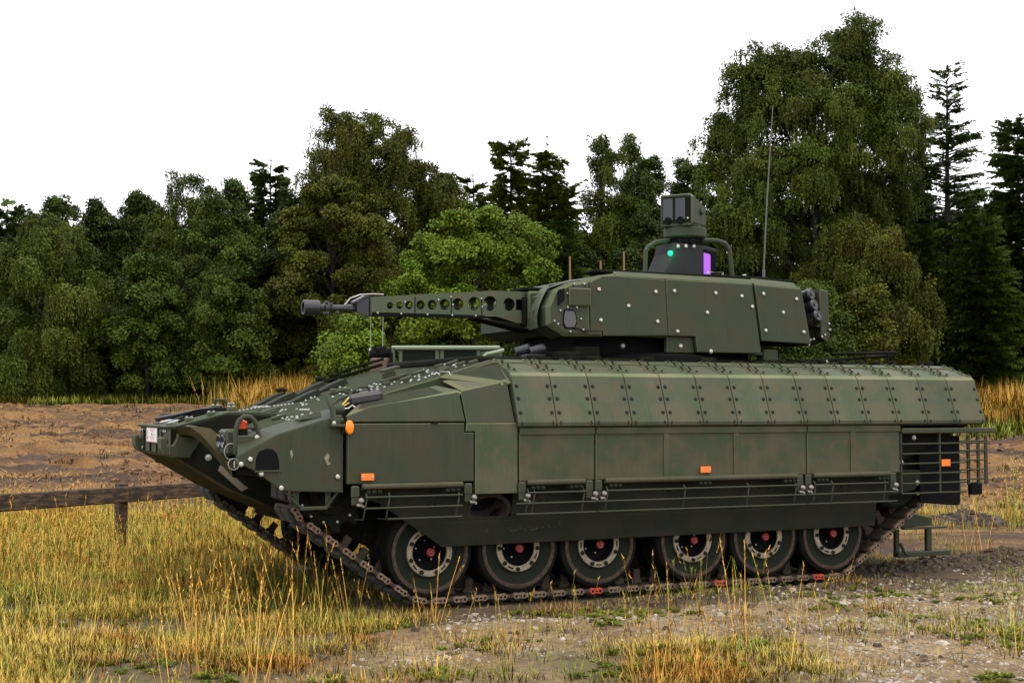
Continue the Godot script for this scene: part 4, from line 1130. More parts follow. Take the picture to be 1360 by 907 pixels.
func build_gun(turret: Node3D) -> void:
	var G := 0.40
	# lattice cradle: box girder pierced by ten round holes of growing size
	var cg := CSGCombiner3D.new()
	put(cg, "gun_cradle", turret)
	var outer := CSGPolygon3D.new()
	outer.polygon = PackedVector2Array([Vector2(-2.02, 2.385), Vector2(-2.02, 2.545), Vector2(-0.86, 2.640), Vector2(-0.42, 2.645), Vector2(-0.42, 2.35), Vector2(-0.60, 2.35), Vector2(-0.80, 2.405), Vector2(-1.13, 2.400)])
	outer.depth = 0.24
	outer.position = Vector3(0, 0, G - 0.12 + 0.24)
	cg.add_child(outer)
	var inner := CSGPolygon3D.new()
	inner.polygon = PackedVector2Array([Vector2(-2.05, 2.405), Vector2(-2.05, 2.520), Vector2(-0.88, 2.612), Vector2(-0.40, 2.62), Vector2(-0.40, 2.39), Vector2(-0.62, 2.38), Vector2(-0.80, 2.43), Vector2(-1.13, 2.42)])
	inner.depth = 0.20
	inner.position = Vector3(0, 0, G - 0.10 + 0.20)
	inner.operation = CSGShape3D.OPERATION_SUBTRACTION
	cg.add_child(inner)
	var hs := [[-1.84, 2.474, 0.030], [-1.75, 2.478, 0.032], [-1.66, 2.483, 0.037], [-1.55, 2.489, 0.041], [-1.44, 2.494, 0.045], [-1.32, 2.50, 0.050], [-1.19, 2.507, 0.055], [-1.03, 2.516, 0.062], [-0.87, 2.523, 0.069], [-0.68, 2.52, 0.060]]
	for h in hs:
		var cy := CSGCylinder3D.new()
		cy.radius = h[2]
		cy.height = 0.5
		cy.sides = 28
		cy.rotation.x = PI / 2
		cy.position = Vector3(h[0], h[1], G)
		cy.operation = CSGShape3D.OPERATION_SUBTRACTION
		cg.add_child(cy)
	cg.material_override = M.turret
	var b := MB.new()
	for x in [-1.605, -1.255, -0.955]:
		b.box(Vector3(x, 2.49, G + 0.122), Vector3(0.008, 0.14, 0.008), 0.002)
	b.box(Vector3(-1.47, 2.397, G + 0.123), Vector3(1.08, 0.030, 0.012), 0.003)
	part("cradle_strip", b, M.black, turret)
	bolts_on(turret, [Vector3(-1.96, 2.405, G + 0.13), Vector3(-1.74, 2.405, G + 0.13), Vector3(-1.49, 2.405, G + 0.13), Vector3(-1.25, 2.405, G + 0.13), Vector3(-1.02, 2.405, G + 0.13), Vector3(-1.70, 2.51, G + 0.12), Vector3(-1.38, 2.54, G + 0.12), Vector3(-1.26, 2.57, G + 0.12), Vector3(-1.24, 2.50, G + 0.12), Vector3(-0.96, 2.565, G + 0.12), Vector3(-0.95, 2.49, G + 0.12)], Vector3(0, 0, 1), 0.009, 0.01, M.bolt, "cradle_bolt")
	var X := MB.basis_y(Vector3.RIGHT)
	b = MB.new()
	b.lathe([Vector2(0.0, 0.05), Vector2(0.042, 0.05), Vector2(0.048, 0.0), Vector2(0.060, 0.0), Vector2(0.066, 0.007), Vector2(0.066, 0.135), Vector2(0.060, 0.143), Vector2(0.03, 0.143)], Transform3D(X, Vector3(-2.60, 2.443, G)), 28)
	part("muzzle", b, M.gun, turret)
	b = MB.new()
	b.lathe([Vector2(0.030, 0.19), Vector2(0.030, 0.225), Vector2(0.052, 0.228), Vector2(0.055, 0.265), Vector2(0.046, 0.275), Vector2(0.034, 0.285), Vector2(0.032, 0.33), Vector2(0.034, 0.42), Vector2(0.040, 0.425), Vector2(0.040, 0.48), Vector2(0.028, 0.485), Vector2(0.028, 0.58), Vector2(0.045, 0.585), Vector2(0.050, 0.62), Vector2(0.034, 0.63), Vector2(0.034, 2.2)], Transform3D(X, Vector3(-2.635, 2.443, G)), 20)
	part("barrel", b, M.gun, turret)
	b = MB.new()
	for p in [[-2.40, 2.49], [-2.39, 2.40], [-2.30, 2.405], [-2.36, 2.475]]:
		b.box(Vector3(p[0], p[1], G + 0.04), Vector3(0.035, 0.025, 0.02), 0.005)
	b.plate([Vector3(-2.03, 2.37, G + 0.11), Vector3(-2.03, 2.54, G + 0.11), Vector3(-2.13, 2.49, G + 0.06), Vector3(-2.13, 2.40, G + 0.06)], Vector3(-0.4, 0, 1), 0.03, 0.004)
	b.box(Vector3(-2.08, 2.53, G), Vector3(0.14, 0.03, 0.14), 0.006, Basis(Vector3.BACK, 0.5))
	part("barrel_clamp", b, M.gun, turret)
	b = MB.new()
	b.tube([Vector3(-2.24, 2.47, G + 0.06), Vector3(-2.19, 2.53, G + 0.06), Vector3(-2.10, 2.565, G + 0.06), Vector3(-1.98, 2.575, G + 0.06), Vector3(-1.88, 2.575, G + 0.06)], 0.009, 6)
	part("sensor_cable", b, M.steel, turret)
	b = MB.new()   # trunnion housing between cradle and turret
	b.extrude([Vector2(-0.52, 2.30), Vector2(-0.52, 2.625), Vector2(-0.50, 2.645), Vector2(0.1, 2.655), Vector2(0.1, 2.27), Vector2(-0.44, 2.28)], G - 0.2, G + 0.2, 0.02)
	part("trunnion_housing", b, M.turret, turret)
	b = MB.new()
	b.box(Vector3(-0.57, 2.52, G + 0.08), Vector3(0.10, 0.12, 0.08), 0.01)
	b.box(Vector3(-0.545, 2.46, G + 0.16), Vector3(0.03, 0.26, 0.05), 0.006)
	b.extrude([Vector2(-1.0, 2.385), Vector2(-0.5, 2.28), Vector2(0.0, 2.22), Vector2(0.1, 2.27), Vector2(-0.45, 2.34)], G - 0.12, G + 0.12, 0.01)
	b.box(Vector3(-0.2, 2.67, G), Vector3(0.7, 0.03, 0.3), 0.008)
	part("gun_linkage", b, M.hull_dark, turret)

func build_sight(turret: Node3D) -> void:
	var c := Vector3(1.30, 0, 0.35)
	var b := MB.new()   # pedestal with sloping front
	b.extrude([Vector2(0.985, 2.80), Vector2(0.985, 2.885), Vector2(1.08, 3.08), Vector2(1.10, 3.18), Vector2(1.40, 3.175), Vector2(1.58, 3.14), Vector2(1.58, 2.80)], 0.16, 0.52, 0.012)
	var ped := part("sight_pedestal", b, mat(Color(0.010, 0.010, 0.012), 0.85), turret)
	bolts_on(ped, [Vector3(1.135, 3.145, 0.52), Vector3(1.225, 3.15, 0.52), Vector3(1.315, 3.155, 0.52)], Vector3(0, 0, 1), 0.018, 0.014, M.bolt)
	b = MB.new()
	b.plate([Vector3(1.425, 2.86, 0.523), Vector3(1.425, 3.13, 0.523), Vector3(1.575, 3.11, 0.523), Vector3(1.575, 2.86, 0.523)], Vector3(0, 0, 1), 0.012, 0.003)
	part("optic_frame", b, M.black, ped)
	b = MB.new()
	b.plate([Vector3(1.425, 2.87, 0.529), Vector3(1.425, 3.095, 0.529), Vector3(1.49, 3.085, 0.529), Vector3(1.505, 3.07, 0.529), Vector3(1.505, 2.87, 0.529)], Vector3(0, 0, 1), 0.006, 0.002)
	part("optic_window", b, M.purple, ped)
	b = MB.new()
	b.lathe([Vector2(0.0, -0.02), Vector2(0.022, -0.02), Vector2(0.026, 0.0), Vector2(0.02, 0.02), Vector2(0.0, 0.028)], Transform3D(MB.basis_y(Vector3(-0.6, 0.1, 1)), Vector3(1.06, 3.075, 0.50)), 14)
	var gl := StandardMaterial3D.new()
	gl.albedo_color = Color(0.05, 0.5, 0.35)
	gl.emission_enabled = true
	gl.emission = Color(0.10, 1.0, 0.65)
	gl.emission_energy_multiplier = 1.3
	part("signal_lamp", b, gl, ped)
	var om := OmniLight3D.new()
	om.light_color = Color(0.10, 1.0, 0.65)
	om.light_energy = 0.02
	om.light_size = 0.03
	om.omni_range = 40.0
	om.omni_attenuation = 2.0
	om.shadow_enabled = true
	om.position = Vector3(1.03, 3.08, 0.57)
	put(om, "signal_lamp_light", ped)
	b = MB.new()   # neck
	b.lathe([Vector2(0.13, 3.17), Vector2(0.16, 3.19), Vector2(0.16, 3.235), Vector2(0.195, 3.245), Vector2(0.212, 3.26), Vector2(0.212, 3.335), Vector2(0.205, 3.345), Vector2(0.0, 3.35)], Transform3D(Basis.IDENTITY, Vector3(1.32, 0, 0.35)), 32)
	part("sight_neck", b, M.turret, turret)
	b = MB.new()
	b.lathe([Vector2(0.165, 3.165), Vector2(0.178, 3.18), Vector2(0.178, 3.225), Vector2(0.16, 3.24)], Transform3D(Basis.IDENTITY, Vector3(1.32, 0, 0.35)), 24)
	for a in [0.4, 1.0, 1.7, 2.4]:
		b.lathe([Vector2(0.03, 0), Vector2(0.03, 0.03), Vector2(0, 0.035)], Transform3D(MB.basis_y(Vector3(cos(a), 0, sin(a))), Vector3(1.32 + 0.17 * cos(a), 3.20, 0.35 + 0.17 * sin(a))), 10)
	part("bearing", b, M.black, turret)
	# stabilised head, turned towards the camera side of the nose
	var head := Node3D.new()
	put(head, "sight_head", turret)
	head.position = Vector3(1.315, 3.51, 0.35)
	head.rotation.y = 0.62
	b = MB.new()
	# local -x is the window face
	b.extrude([Vector2(-0.205, -0.158), Vector2(-0.205, 0.145), Vector2(-0.17, 0.160), Vector2(-0.10, 0.155), Vector2(0.16, 0.085), Vector2(0.19, 0.055), Vector2(0.195, -0.158)], -0.165, 0.165, 0.035)
	part("head_shell", b, M.turret, head)
	b = MB.new()
	b.lathe([Vector2(0.195, -0.16), Vector2(0.20, -0.10), Vector2(0.18, 0.02), Vector2(0.1, 0.08)], Transform3D(Basis.IDENTITY, Vector3(0.0, -0.0, 0)).scaled_local(Vector3(1, 1, 0.82)), 28)
	part("head_base", b, M.turret, head)
	b = MB.new()
	b.plate([Vector3(-0.207, -0.135, -0.15), Vector3(-0.207, 0.135, -0.15), Vector3(-0.207, 0.135, 0.15), Vector3(-0.207, -0.135, 0.15)], Vector3(-1, 0, 0), 0.014, 0.006)
	part("window_frame", b, M.hull_dark, head)
	for z in [-0.085, 0.045]:
		b = MB.new()
		b.plate([Vector3(-0.210, -0.10, z - 0.055), Vector3(-0.210, 0.115, z - 0.055), Vector3(-0.210, 0.115, z + 0.05), Vector3(-0.210, -0.10, z + 0.05)], Vector3(-1, 0, 0), 0.008, 0.002)
		part("sight_glass", b, M.lens, head)
		b = MB.new()
		b.lathe([Vector2(0.036, 0.0), Vector2(0.036, 0.012), Vector2(0.028, 0.014), Vector2(0, 0.008)], Transform3D(MB.basis_y(Vector3.LEFT), Vector3(-0.207, -0.105, z)), 14)
		part("lens_ring", b, M.black, head)
	bolts_on(head, [Vector3(-0.21, -0.09, 0.125)], Vector3(-1, 0, 0), 0.010, 0.01, M.bolt)
	b = MB.new()
	b.lathe([Vector2(0.036, 0), Vector2(0.036, 0.02), Vector2(0.02, 0.028), Vector2(0, 0.03)], Transform3D(MB.basis_y(Vector3(0, 0, 1)), Vector3(0.03, 0.0, 0.163)), 8)
	part("side_plug", b, M.turret, head)
	# guard bars either side of the pedestal
	for g in [[[0.86, 2.80], [0.87, 3.10], [0.90, 3.145], [0.99, 3.20], [1.14, 3.222]], [[1.50, 3.245], [1.70, 3.245], [1.79, 3.225], [1.845, 3.16], [1.885, 2.80]]]:
		b = MB.new()
		var pts := []
		for p in g:
			pts.append(Vector3(p[0], p[1], 0.35))
		for i in pts.size() - 1:
			var d: Vector3 = pts[i + 1] - pts[i]
			var ang := atan2(d.y, d.x)
			b.box((pts[i] + pts[i + 1]) / 2, Vector3(d.length() + 0.02, 0.042, 0.045), 0.012, Basis(Vector3.BACK, ang))
		part("guard_bar", b, M.turret, turret)

# ---------------------------------------------------------------- running gear
func build_running_gear() -> void:
	var tyre := MB.new()
	var X := MB.basis_y(Vector3(0, 0, 1))
	tyre.lathe([Vector2(0.28, -0.46), Vector2(0.355, -0.46), Vector2(0.370, -0.445), Vector2(0.370, -0.275), Vector2(0.355, -0.26), Vector2(0.28, -0.25)], Transform3D(X, Vector3.ZERO), 40)
	tyre.lathe([Vector2(0.27, -0.21), Vector2(0.355, -0.20), Vector2(0.370, -0.185), Vector2(0.370, -0.03), Vector2(0.363, -0.012), Vector2(0.343, -0.002), Vector2(0.312, 0.002), Vector2(0.306, -0.01)], Transform3D(X, Vector3.ZERO), 48)
	var tm := tyre.mesh()
	var lip := MB.new()
	lip.lathe([Vector2(0.330, 0.0022), Vector2(0.318, 0.005), Vector2(0.302, 0.007), Vector2(0.297, -0.004)], Transform3D(X, Vector3.ZERO), 48)
	var lm := lip.mesh()
	var rim := MB.new()
	rim.lathe([Vector2(0.303, -0.46), Vector2(0.303, -0.006), Vector2(0.285, -0.016), Vector2(0.225, -0.035), Vector2(0.186, -0.030), Vector2(0.186, -0.02)], Transform3D(X, Vector3.ZERO), 48)
	var rm := rim.mesh()
	var dish := MB.new()
	dish.lathe([Vector2(0.148, -0.02), Vector2(0.138, -0.11), Vector2(0.09, -0.14), Vector2(0.06, -0.13), Vector2(0.05, -0.11), Vector2(0.034, -0.10), Vector2(0.032, 0.012), Vector2(0.0, 0.012)], Transform3D(X, Vector3.ZERO), 32)
	var dm := dish.mesh()
	var ring := MB.new()
	ring.lathe([Vector2(0.197, -0.024), Vector2(0.197, -0.012), Vector2(0.192, -0.008), Vector2(0.153, -0.008), Vector2(0.148, -0.014), Vector2(0.148, -0.03)], Transform3D(X, Vector3.ZERO), 48)
	var gm := ring.mesh()
	var slot := MB.new()
	slot.box(Vector3.ZERO, Vector3(0.012, 0.05, 0.006), 0.002)
	var slot_m := slot.mesh()
	var bolt := MB.new()
	bolt.lathe([Vector2(0.018, -0.004), Vector2(0.018, 0.012), Vector2(0.012, 0.02), Vector2(0, 0.021)], Transform3D(X, Vector3.ZERO), 8)
	var bm := bolt.mesh()
	var small := MB.new()
	small.lathe([Vector2(0.008, 0), Vector2(0.008, 0.008), Vector2(0, 0.01)], Transform3D(X, Vector3.ZERO), 6)
	var sm := small.mesh()
	var cap := MB.new()
	cap.lathe([Vector2(0.037, -0.012), Vector2(0.036, -0.003), Vector2(0.028, 0.005), Vector2(0.012, 0.003), Vector2(0.0, 0.008)], Transform3D(X, Vector3.ZERO), 20)
	var cm := cap.mesh()
	var xs := [-1.875, -1.085, -0.325, 0.615, 1.37, 2.125]
	for s in [1.0, -1.0]:
		for i in xs.size():
			var w := Node3D.new()
			put(w, "road_wheel", tank)
			w.position = Vector3(xs[i], 0.406, 1.60 * s)
			if s < 0:
				w.rotation.y = PI
			part_mesh("tyre", tm, M.rubber, w)
			part_mesh("tyre_lip", lm, M.tyre_edge, w)
			part_mesh("rim", rm, M.wheel, w)
			part_mesh("hub_dish", dm, M.black, w)
			part_mesh("hub_ring", gm, M.ring, w)
			part_mesh("hub_cap", cm, M.red if s > 0 else M.wheel, w, Transform3D(Basis.IDENTITY, Vector3(0, 0, 0.02)))
			var turn: float = 0.35 + i * 0.41
			for k in 8:
				var a: float = turn + TAU * k / 8.0
				part_mesh("wheel_bolt", bm, M.wheel, w, Transform3D(Basis.IDENTITY, Vector3(cos(a) * 0.173, sin(a) * 0.173, -0.008)))
			for k in 4:
				var a: float = turn + 0.39 + TAU * k / 4.0
				part_mesh("hub_slot", slot_m, M.hull_dark, w, Transform3D(Basis(Vector3.BACK, a), Vector3(cos(a) * 0.173, sin(a) * 0.173, -0.007)))
			for k in 5:
				var a: float = turn + TAU * k / 5.0
				part_mesh("hub_bolt", sm, M.steel, w, Transform3D(Basis.IDENTITY, Vector3(cos(a) * 0.085, sin(a) * 0.085, -0.118)))
		# drive sprocket at the nose, idler at the rear
		var sp := MB.new()
		var pts := []
		var teeth := 11
		for k in teeth:
			for q in [[-0.30, 0.285], [-0.17, 0.345], [0.17, 0.345], [0.30, 0.285]]:
				var a: float = TAU * (k + 0.5 + q[0]) / teeth
				pts.append(Vector3(cos(a) * q[1], sin(a) * q[1], 0.0))
		sp.plate(pts, Vector3(0, 0, 1), 0.03, 0.006)
		sp.lathe([Vector2(0.20, -0.02), Vector2(0.19, 0.03), Vector2(0.12, 0.05), Vector2(0.11, 0.02), Vector2(0.0, 0.02)], Transform3D(X, Vector3.ZERO), 28)
		var wheel_at := Vector3(-2.69, 0.92, 1.52 * s)
		var so := part("drive_sprocket", sp, M.hull_dark, null, Transform3D(Basis(Vector3.UP, 0.0 if s > 0 else PI), wheel_at))
		for k in 14:
			var a := TAU * k / 14.0
			part_mesh("sprocket_bolt", sm, M.stud, so, Transform3D(Basis.from_scale(Vector3(1.3, 1.3, 1.3)), Vector3(cos(a) * 0.255, sin(a) * 0.255, 0.0)))
		part_mesh("sprocket_disc", sp.mesh(), M.hull_dark, so, Transform3D(Basis.IDENTITY, Vector3(0, 0, -0.26)))
		var idl := MB.new()
		idl.lathe([Vector2(0.10, -0.35), Vector2(0.30, -0.34), Vector2(0.31, -0.2), Vector2(0.29, -0.03), Vector2(0.26, 0.0), Vector2(0.20, -0.04), Vector2(0.10, -0.03), Vector2(0.0, 0.0)], Transform3D(X, Vector3.ZERO), 36)
		part("idler_wheel", idl, M.wheel, null, Transform3D(Basis(Vector3.UP, 0.0 if s > 0 else PI), Vector3(2.92, 0.90, 1.56 * s)))
		# swing arms
		for x in xs:
			var ab := MB.new()
			ab.box(Vector3(x - 0.2, 0.45, 1.16 * s), Vector3(0.5, 0.12, 0.09), 0.02, Basis(Vector3.BACK, -0.25))
			part("swing_arm", ab, M.hull_dark)
		build_track(s)

func build_track(s: float) -> void:
	# closed path of the pins: ground run, idler, top run, sprocket
	var path := []
	for k in 12:       # ground run, sagging a little under each wheel
		path.append(Vector2(lerpf(-1.80, 2.12, k / 11.0), 0.018))
	for k in 4:
		path.append(Vector2(2.12, 0.40) + Vector2(sin(0.12 + 0.2 * k), -cos(0.12 + 0.2 * k)) * 0.382)
	for k in 12:       # round the idler
		var a := -0.85 + k * 0.22
		path.append(Vector2(2.92, 0.90) + Vector2(cos(a), sin(a)) * 0.345)
	for k in 9:
		var t := (k + 1) / 10.0
		path.append(Vector2(lerpf(2.92, -2.69, t), 1.245 - 0.06 * sin(t * PI) + 0.02 * sin(t * PI * 5)))
	for k in 13:       # round the sprocket
		var a := PI * 0.5 + k * 0.182
		path.append(Vector2(-2.69, 0.92) + Vector2(cos(a), sin(a)) * 0.345)
	for k in 4:
		var a := -PI * 0.5 - 0.72 + k * 0.2
		path.append(Vector2(-1.88, 0.40) + Vector2(cos(a), sin(a)) * 0.382)
	var c := Curve3D.new()
	c.bake_interval = 0.02
	c.up_vector_enabled = false
	for p in path:
		c.add_point(Vector3(p.x, p.y, 0))
	c.add_point(Vector3(path[0].x, path[0].y, 0))
	var total := c.get_baked_length()
	var n := int(round(total / 0.178))
	# one link: two pads, body and guide horn; x along the track, +y towards the wheels
	var b := MB.new()
	b.box(Vector3(-0.038, -0.002, 0), Vector3(0.066, 0.032, 0.44), 0.010)
	b.box(Vector3(0.046, -0.002, 0), Vector3(0.066, 0.032, 0.44), 0.010)
	b.box(Vector3(0, -0.002, 0), Vector3(0.10, 0.018, 0.40), 0.003)
	b.box(Vector3(0.0, 0.07, -0.005), Vector3(0.07, 0.13, 0.026), 0.010)
	b.box(Vector3(0.0, 0.03, -0.005), Vector3(0.10, 0.05, 0.034), 0.010)
	var body := b.mesh()
	b = MB.new()
	b.box(Vector3(0.0, -0.035, 0.105), Vector3(0.125, 0.035, 0.17), 0.010)
	b.box(Vector3(0.0, -0.035, -0.105), Vector3(0.125, 0.035, 0.17), 0.010)
	var pad := b.mesh()
	b = MB.new()   # dog-bone end connector with two pin holes
	var pts := []
	for k in 9:
		var a := -PI / 2 + PI * k / 8.0
		pts.append(Vector3(0.036 + cos(a) * 0.027, sin(a) * 0.027, 0.018))
	pts.append(Vector3(0.0, 0.021, 0.018))
	for k in 9:
		var a := PI / 2 + PI * k / 8.0
		pts.append(Vector3(-0.036 + cos(a) * 0.027, sin(a) * 0.027, 0.018))
	pts.append(Vector3(0.0, -0.021, 0.018))
	b.plate(pts, Vector3(0, 0, 1), 0.036, 0.004)
	var con := b.mesh()
	b = MB.new()
	for x in [-0.036, 0.036]:
		b.lathe([Vector2(0.011, -0.003), Vector2(0.011, 0.0012), Vector2(0, 0.0012)], Transform3D(MB.basis_y(Vector3(0, 0, 1)), Vector3(x, 0, 0.018)), 10)
	b.box(Vector3(0, 0, 0.018), Vector3(0.026, 0.009, 0.003), 0.001)
	var pin := b.mesh()
	b = MB.new()
	for x in [0.074, 0.104]:
		b.lathe([Vector2(0.017, -0.01), Vector2(0.017, 0.010), Vector2(0.009, 0.013), Vector2(0, 0.013)], Transform3D(MB.basis_y(Vector3(0, 0, 1)), Vector3(x, 0, 0.0)), 10)
	var pinend := b.mesh()
	for i in n:
		var d := total * i / n
		var p := c.sample_baked(d)
		var q := c.sample_baked(fmod(d + 0.05, total))
		var r := c.sample_baked(fmod(d - 0.05 + total, total))
		var x := (q - r).normalized()
		var y := Vector3(-x.y, x.x, 0)
		var link := part_mesh("track_link", body, M.track, null, Transform3D(Basis(x, y, Vector3(0, 0, 1)), p + Vector3(0, 0, 1.385 * s)))
		part_mesh("rubber_pad", pad, M.pad, link)
		if s > 0:
			var red := i in [8, 15, 21]
			var cn := part_mesh("end_connector", con, M.red_link if red else M.connector, link, Transform3D(Basis.IDENTITY, Vector3(0, 0, 0.235)))
			part_mesh("pin_end", pin, M.black, link, Transform3D(Basis.IDENTITY, Vector3(0, 0, 0.2353)))
			part_mesh("pin_pair", pinend, M.track, link, Transform3D(Basis.IDENTITY, Vector3(0, 0, 0.235)))
			cn.set_meta("kind", "thing")
		part_mesh("end_connector", con, M.connector, link, Transform3D(Basis(Vector3.UP, PI), Vector3(0, 0, -0.235)))

# ---------------------------------------------------------------- ground
const EYE := Vector2(-6.0, 12.15)
const AHEAD := Vector2(0.4179, -0.9085)
const ACROSS := Vector2(0.9085, 0.4179)
var gn := FastNoiseLite.new()
var gn2 := FastNoiseLite.new()
var gn3 := FastNoiseLite.new()

func far_of(x: float, z: float) -> float:
	return (Vector2(x, z) - EYE).dot(AHEAD)

func side_of(x: float, z: float) -> float:
	return (Vector2(x, z) - EYE).dot(ACROSS)

func place(s: float, l: float) -> Vector2:
	return EYE + AHEAD * s + ACROSS * l

func ground_height(x: float, z: float) -> float:
	var s := far_of(x, z)
	var l := side_of(x, z)
	var h := 0.0
	if s > 23.0:
		h = 0.05 * (minf(s, 66.0) - 21.0)
	elif s > 19.0:
		h = 0.05 * (s - 19.0) * (s - 19.0) / 8.0
	var near := 1.0 - smoothstep(16.0, 30.0, s)
	h += gn.get_noise_2d(x * 3.0, z * 3.0) * 0.035 * near + gn2.get_noise_2d(x * 8.0, z * 8.0) * 0.018 * near
	# tumbled earth of the field
	var dirt := smoothstep(21.0, 25.0, s) * (1.0 - smoothstep(50.0, 56.0, s))
	h += dirt * (gn.get_noise_2d(l * 0.7, s * 1.3) * 0.22 + absf(gn2.get_noise_2d(l * 1.0, s * 2.6)) * 0.22 + gn3.get_noise_2d(l * 0.8, s * 2.0) * 0.11 + absf(gn2.get_noise_2d(l * 4.0, s * 6.0)) * 0.10)
	# flat bed under the vehicle, soil pushed up behind and along the near track
	var under := (1.0 - smoothstep(2.3, 3.0, absf(z))) * (1.0 - smoothstep(4.0, 5.0, absf(x)))
	h = lerpf(h, -0.055, under)
	var berm := exp(-pow((z - 2.05) / 0.28, 2.0)) * smoothstep(-0.5, 0.6, x) * (1.0 - smoothstep(2.4, 3.4, x))
	h += berm * (0.055 + 0.03 * gn2.get_noise_2d(x * 14.0, z * 14.0))
	var heap := exp(-pow((z - 1.1) / 0.38, 2.0)) * smoothstep(2.9, 3.6, x) * (1.0 - smoothstep(6.5, 9.0, x))
	h += heap * (0.085 + 0.05 * gn2.get_noise_2d(x * 9.0, z * 9.0))
	return h

# what grows or lies at a spot: shares of gravel, dirt, gold grass and green
func cover(x: float, z: float) -> Color:
	var s := far_of(x, z)
	var l := side_of(x, z)
	var w := gn.get_noise_2d(x * 1.6 + 40.0, z * 1.6)
	var w2 := gn2.get_noise_2d(x * 2.2, z * 2.2 + 30.0)
	var gravel := 0.0
	var dirt := 0.0
	var gold := 0.0
	var green := 0.0
	if s < 19.0:
		gravel = smoothstep(-1.1, -0.6, l + w * 0.7) * (1.0 - smoothstep(13.2, 14.2, s + w))
		# the island of dry grass in front of the gravel
		var isl := exp(-pow((l - 1.0) / 0.85, 2.0) - pow((s - 8.6) / 0.75, 2.0))
		gravel *= 1.0 - clampf(isl * 1.5 + w2 * 0.4, 0.0, 0.95)
		gold = (1.0 - gravel)
		if l > 4.0 and s > 12.5:
			dirt = smoothstep(12.5, 13.4, s + w * 1.5) * (1.0 - smoothstep(18.2, 19.2, s + w * 2.0))
			gold *= 1.0 - dirt
		if l > 3.2 and s > 11.0:
			gold *= 0.25
		green = clampf(0.35 + w2 * 1.3, 0.0, 1.0)
	elif s < 20.5 and l > 2.0:
		gold = 0.8
		green = 0.6
	else:
		var edge := 54.0 if l < 4.0 else 35.5
		dirt = smoothstep(19.5, 23.5, s + w * 3.0) * (1.0 - smoothstep(edge - 2.0, edge + 1.0, s + w * 2.0))
		gold = (1.0 - dirt)
		green = clampf(0.6 + w2, 0.0, 1.0) if s > 30.0 else 0.3
	return Color(gravel, dirt, gold, green)

func build_ground() -> void:
	gn.seed = 11; gn.frequency = 0.22; gn.fractal_octaves = 4
	gn2.seed = 12; gn2.frequency = 0.35; gn2.fractal_octaves = 3
	gn3.seed = 14; gn3.frequency = 0.9; gn3.fractal_octaves = 3
	var xs := line_of(-9.5, -9.0, 8.0, 30.0, 0.085, 0.22)
	var zs := line_of(-44.0, -7.0, 8.0, 8.5, 0.085, 0.22)
	var v := PackedVector3Array()
	var col := PackedColorArray()
	var idx := PackedInt32Array()
	var w := xs.size()
	for z in zs:
		for x in xs:
			v.append(Vector3(x, ground_height(x, z), z))
			var k := cover(x, z)
			var a := gn3.get_noise_2d(x * 1.3, z * 1.3)
			var ss := far_of(x, z)
			var b := gn2.get_noise_2d(side_of(x, z) * 0.55 + 9.0, ss * 2.2)
			if ss > 18.0:
				a = gn3.get_noise_2d(side_of(x, z) * 0.5, ss * 1.5)
			var base := Color(0.165, 0.098, 0.034).lerp(Color(0.085, 0.068, 0.020), clampf(0.5 + a * 1.4, 0, 1))                       # thatch and litter
			var c := base.lerp(Color(0.16, 0.15, 0.045), k.a * 0.7)
			c = c.lerp(Color(0.225, 0.142, 0.062).lerp(Color(0.365, 0.262, 0.140), clampf(0.5 + a * 1.2, 0, 1)), k.r)
			var soil := Color(0.125, 0.056, 0.018).lerp(Color(0.310, 0.165, 0.050), clampf(0.5 + a * 0.9 + b * 1.1, 0, 1))
			soil = soil.lerp(Color(0.075, 0.040, 0.022), clampf(-b * 2.4 + a * 1.3 + 0.05, 0, 1))
			c = c.lerp(soil, k.g)
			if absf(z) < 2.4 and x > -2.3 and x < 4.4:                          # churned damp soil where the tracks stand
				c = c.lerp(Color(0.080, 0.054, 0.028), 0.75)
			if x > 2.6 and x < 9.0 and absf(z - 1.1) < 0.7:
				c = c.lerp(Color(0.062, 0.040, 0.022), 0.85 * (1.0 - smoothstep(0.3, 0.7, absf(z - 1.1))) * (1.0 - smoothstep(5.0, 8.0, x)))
			col.append(c)
	for j in zs.size() - 1:
		for i in w - 1:
			var o := j * w + i
			idx.append_array(PackedInt32Array([o, o + 1, o + w + 1, o, o + w + 1, o + w]))
	var st := SurfaceTool.new()
	st.begin(Mesh.PRIMITIVE_TRIANGLES)
	st.set_smooth_group(0)
	for i in v.size():
		st.set_color(col[i])
		st.add_vertex(v[i])
	for i in idx:
		st.add_index(i)
	st.generate_normals()
	var o := MeshInstance3D.new()
	o.mesh = st.commit()
	o.material_override = M.soil
	put(o, "ground")
	o.set_meta("kind", "structure")

func line_of(a0: float, a: float, b: float, b1: float, fine: float, mid: float) -> PackedFloat32Array:
	var left := []
	var p := a
	while p > a0:
		p -= lerpf(fine, mid, clampf((a - p) / 2.0, 0.0, 1.0))
		left.append(p)
	var d := mid
	while p > -420.0:
		d = minf(d * 1.10, 12.0)
		p -= d
		left.append(p)
	left.reverse()
	var out := PackedFloat32Array(left)
	p = a
	while p < b:
		out.append(p)
		p += fine
	while p < b1:
		out.append(p)
		p += lerpf(fine, mid, clampf((p - b) / 2.0, 0.0, 1.0))
	d = mid
	while p < 420.0:
		out.append(p)
		d = minf(d * 1.10, 12.0)
		p += d
	return out

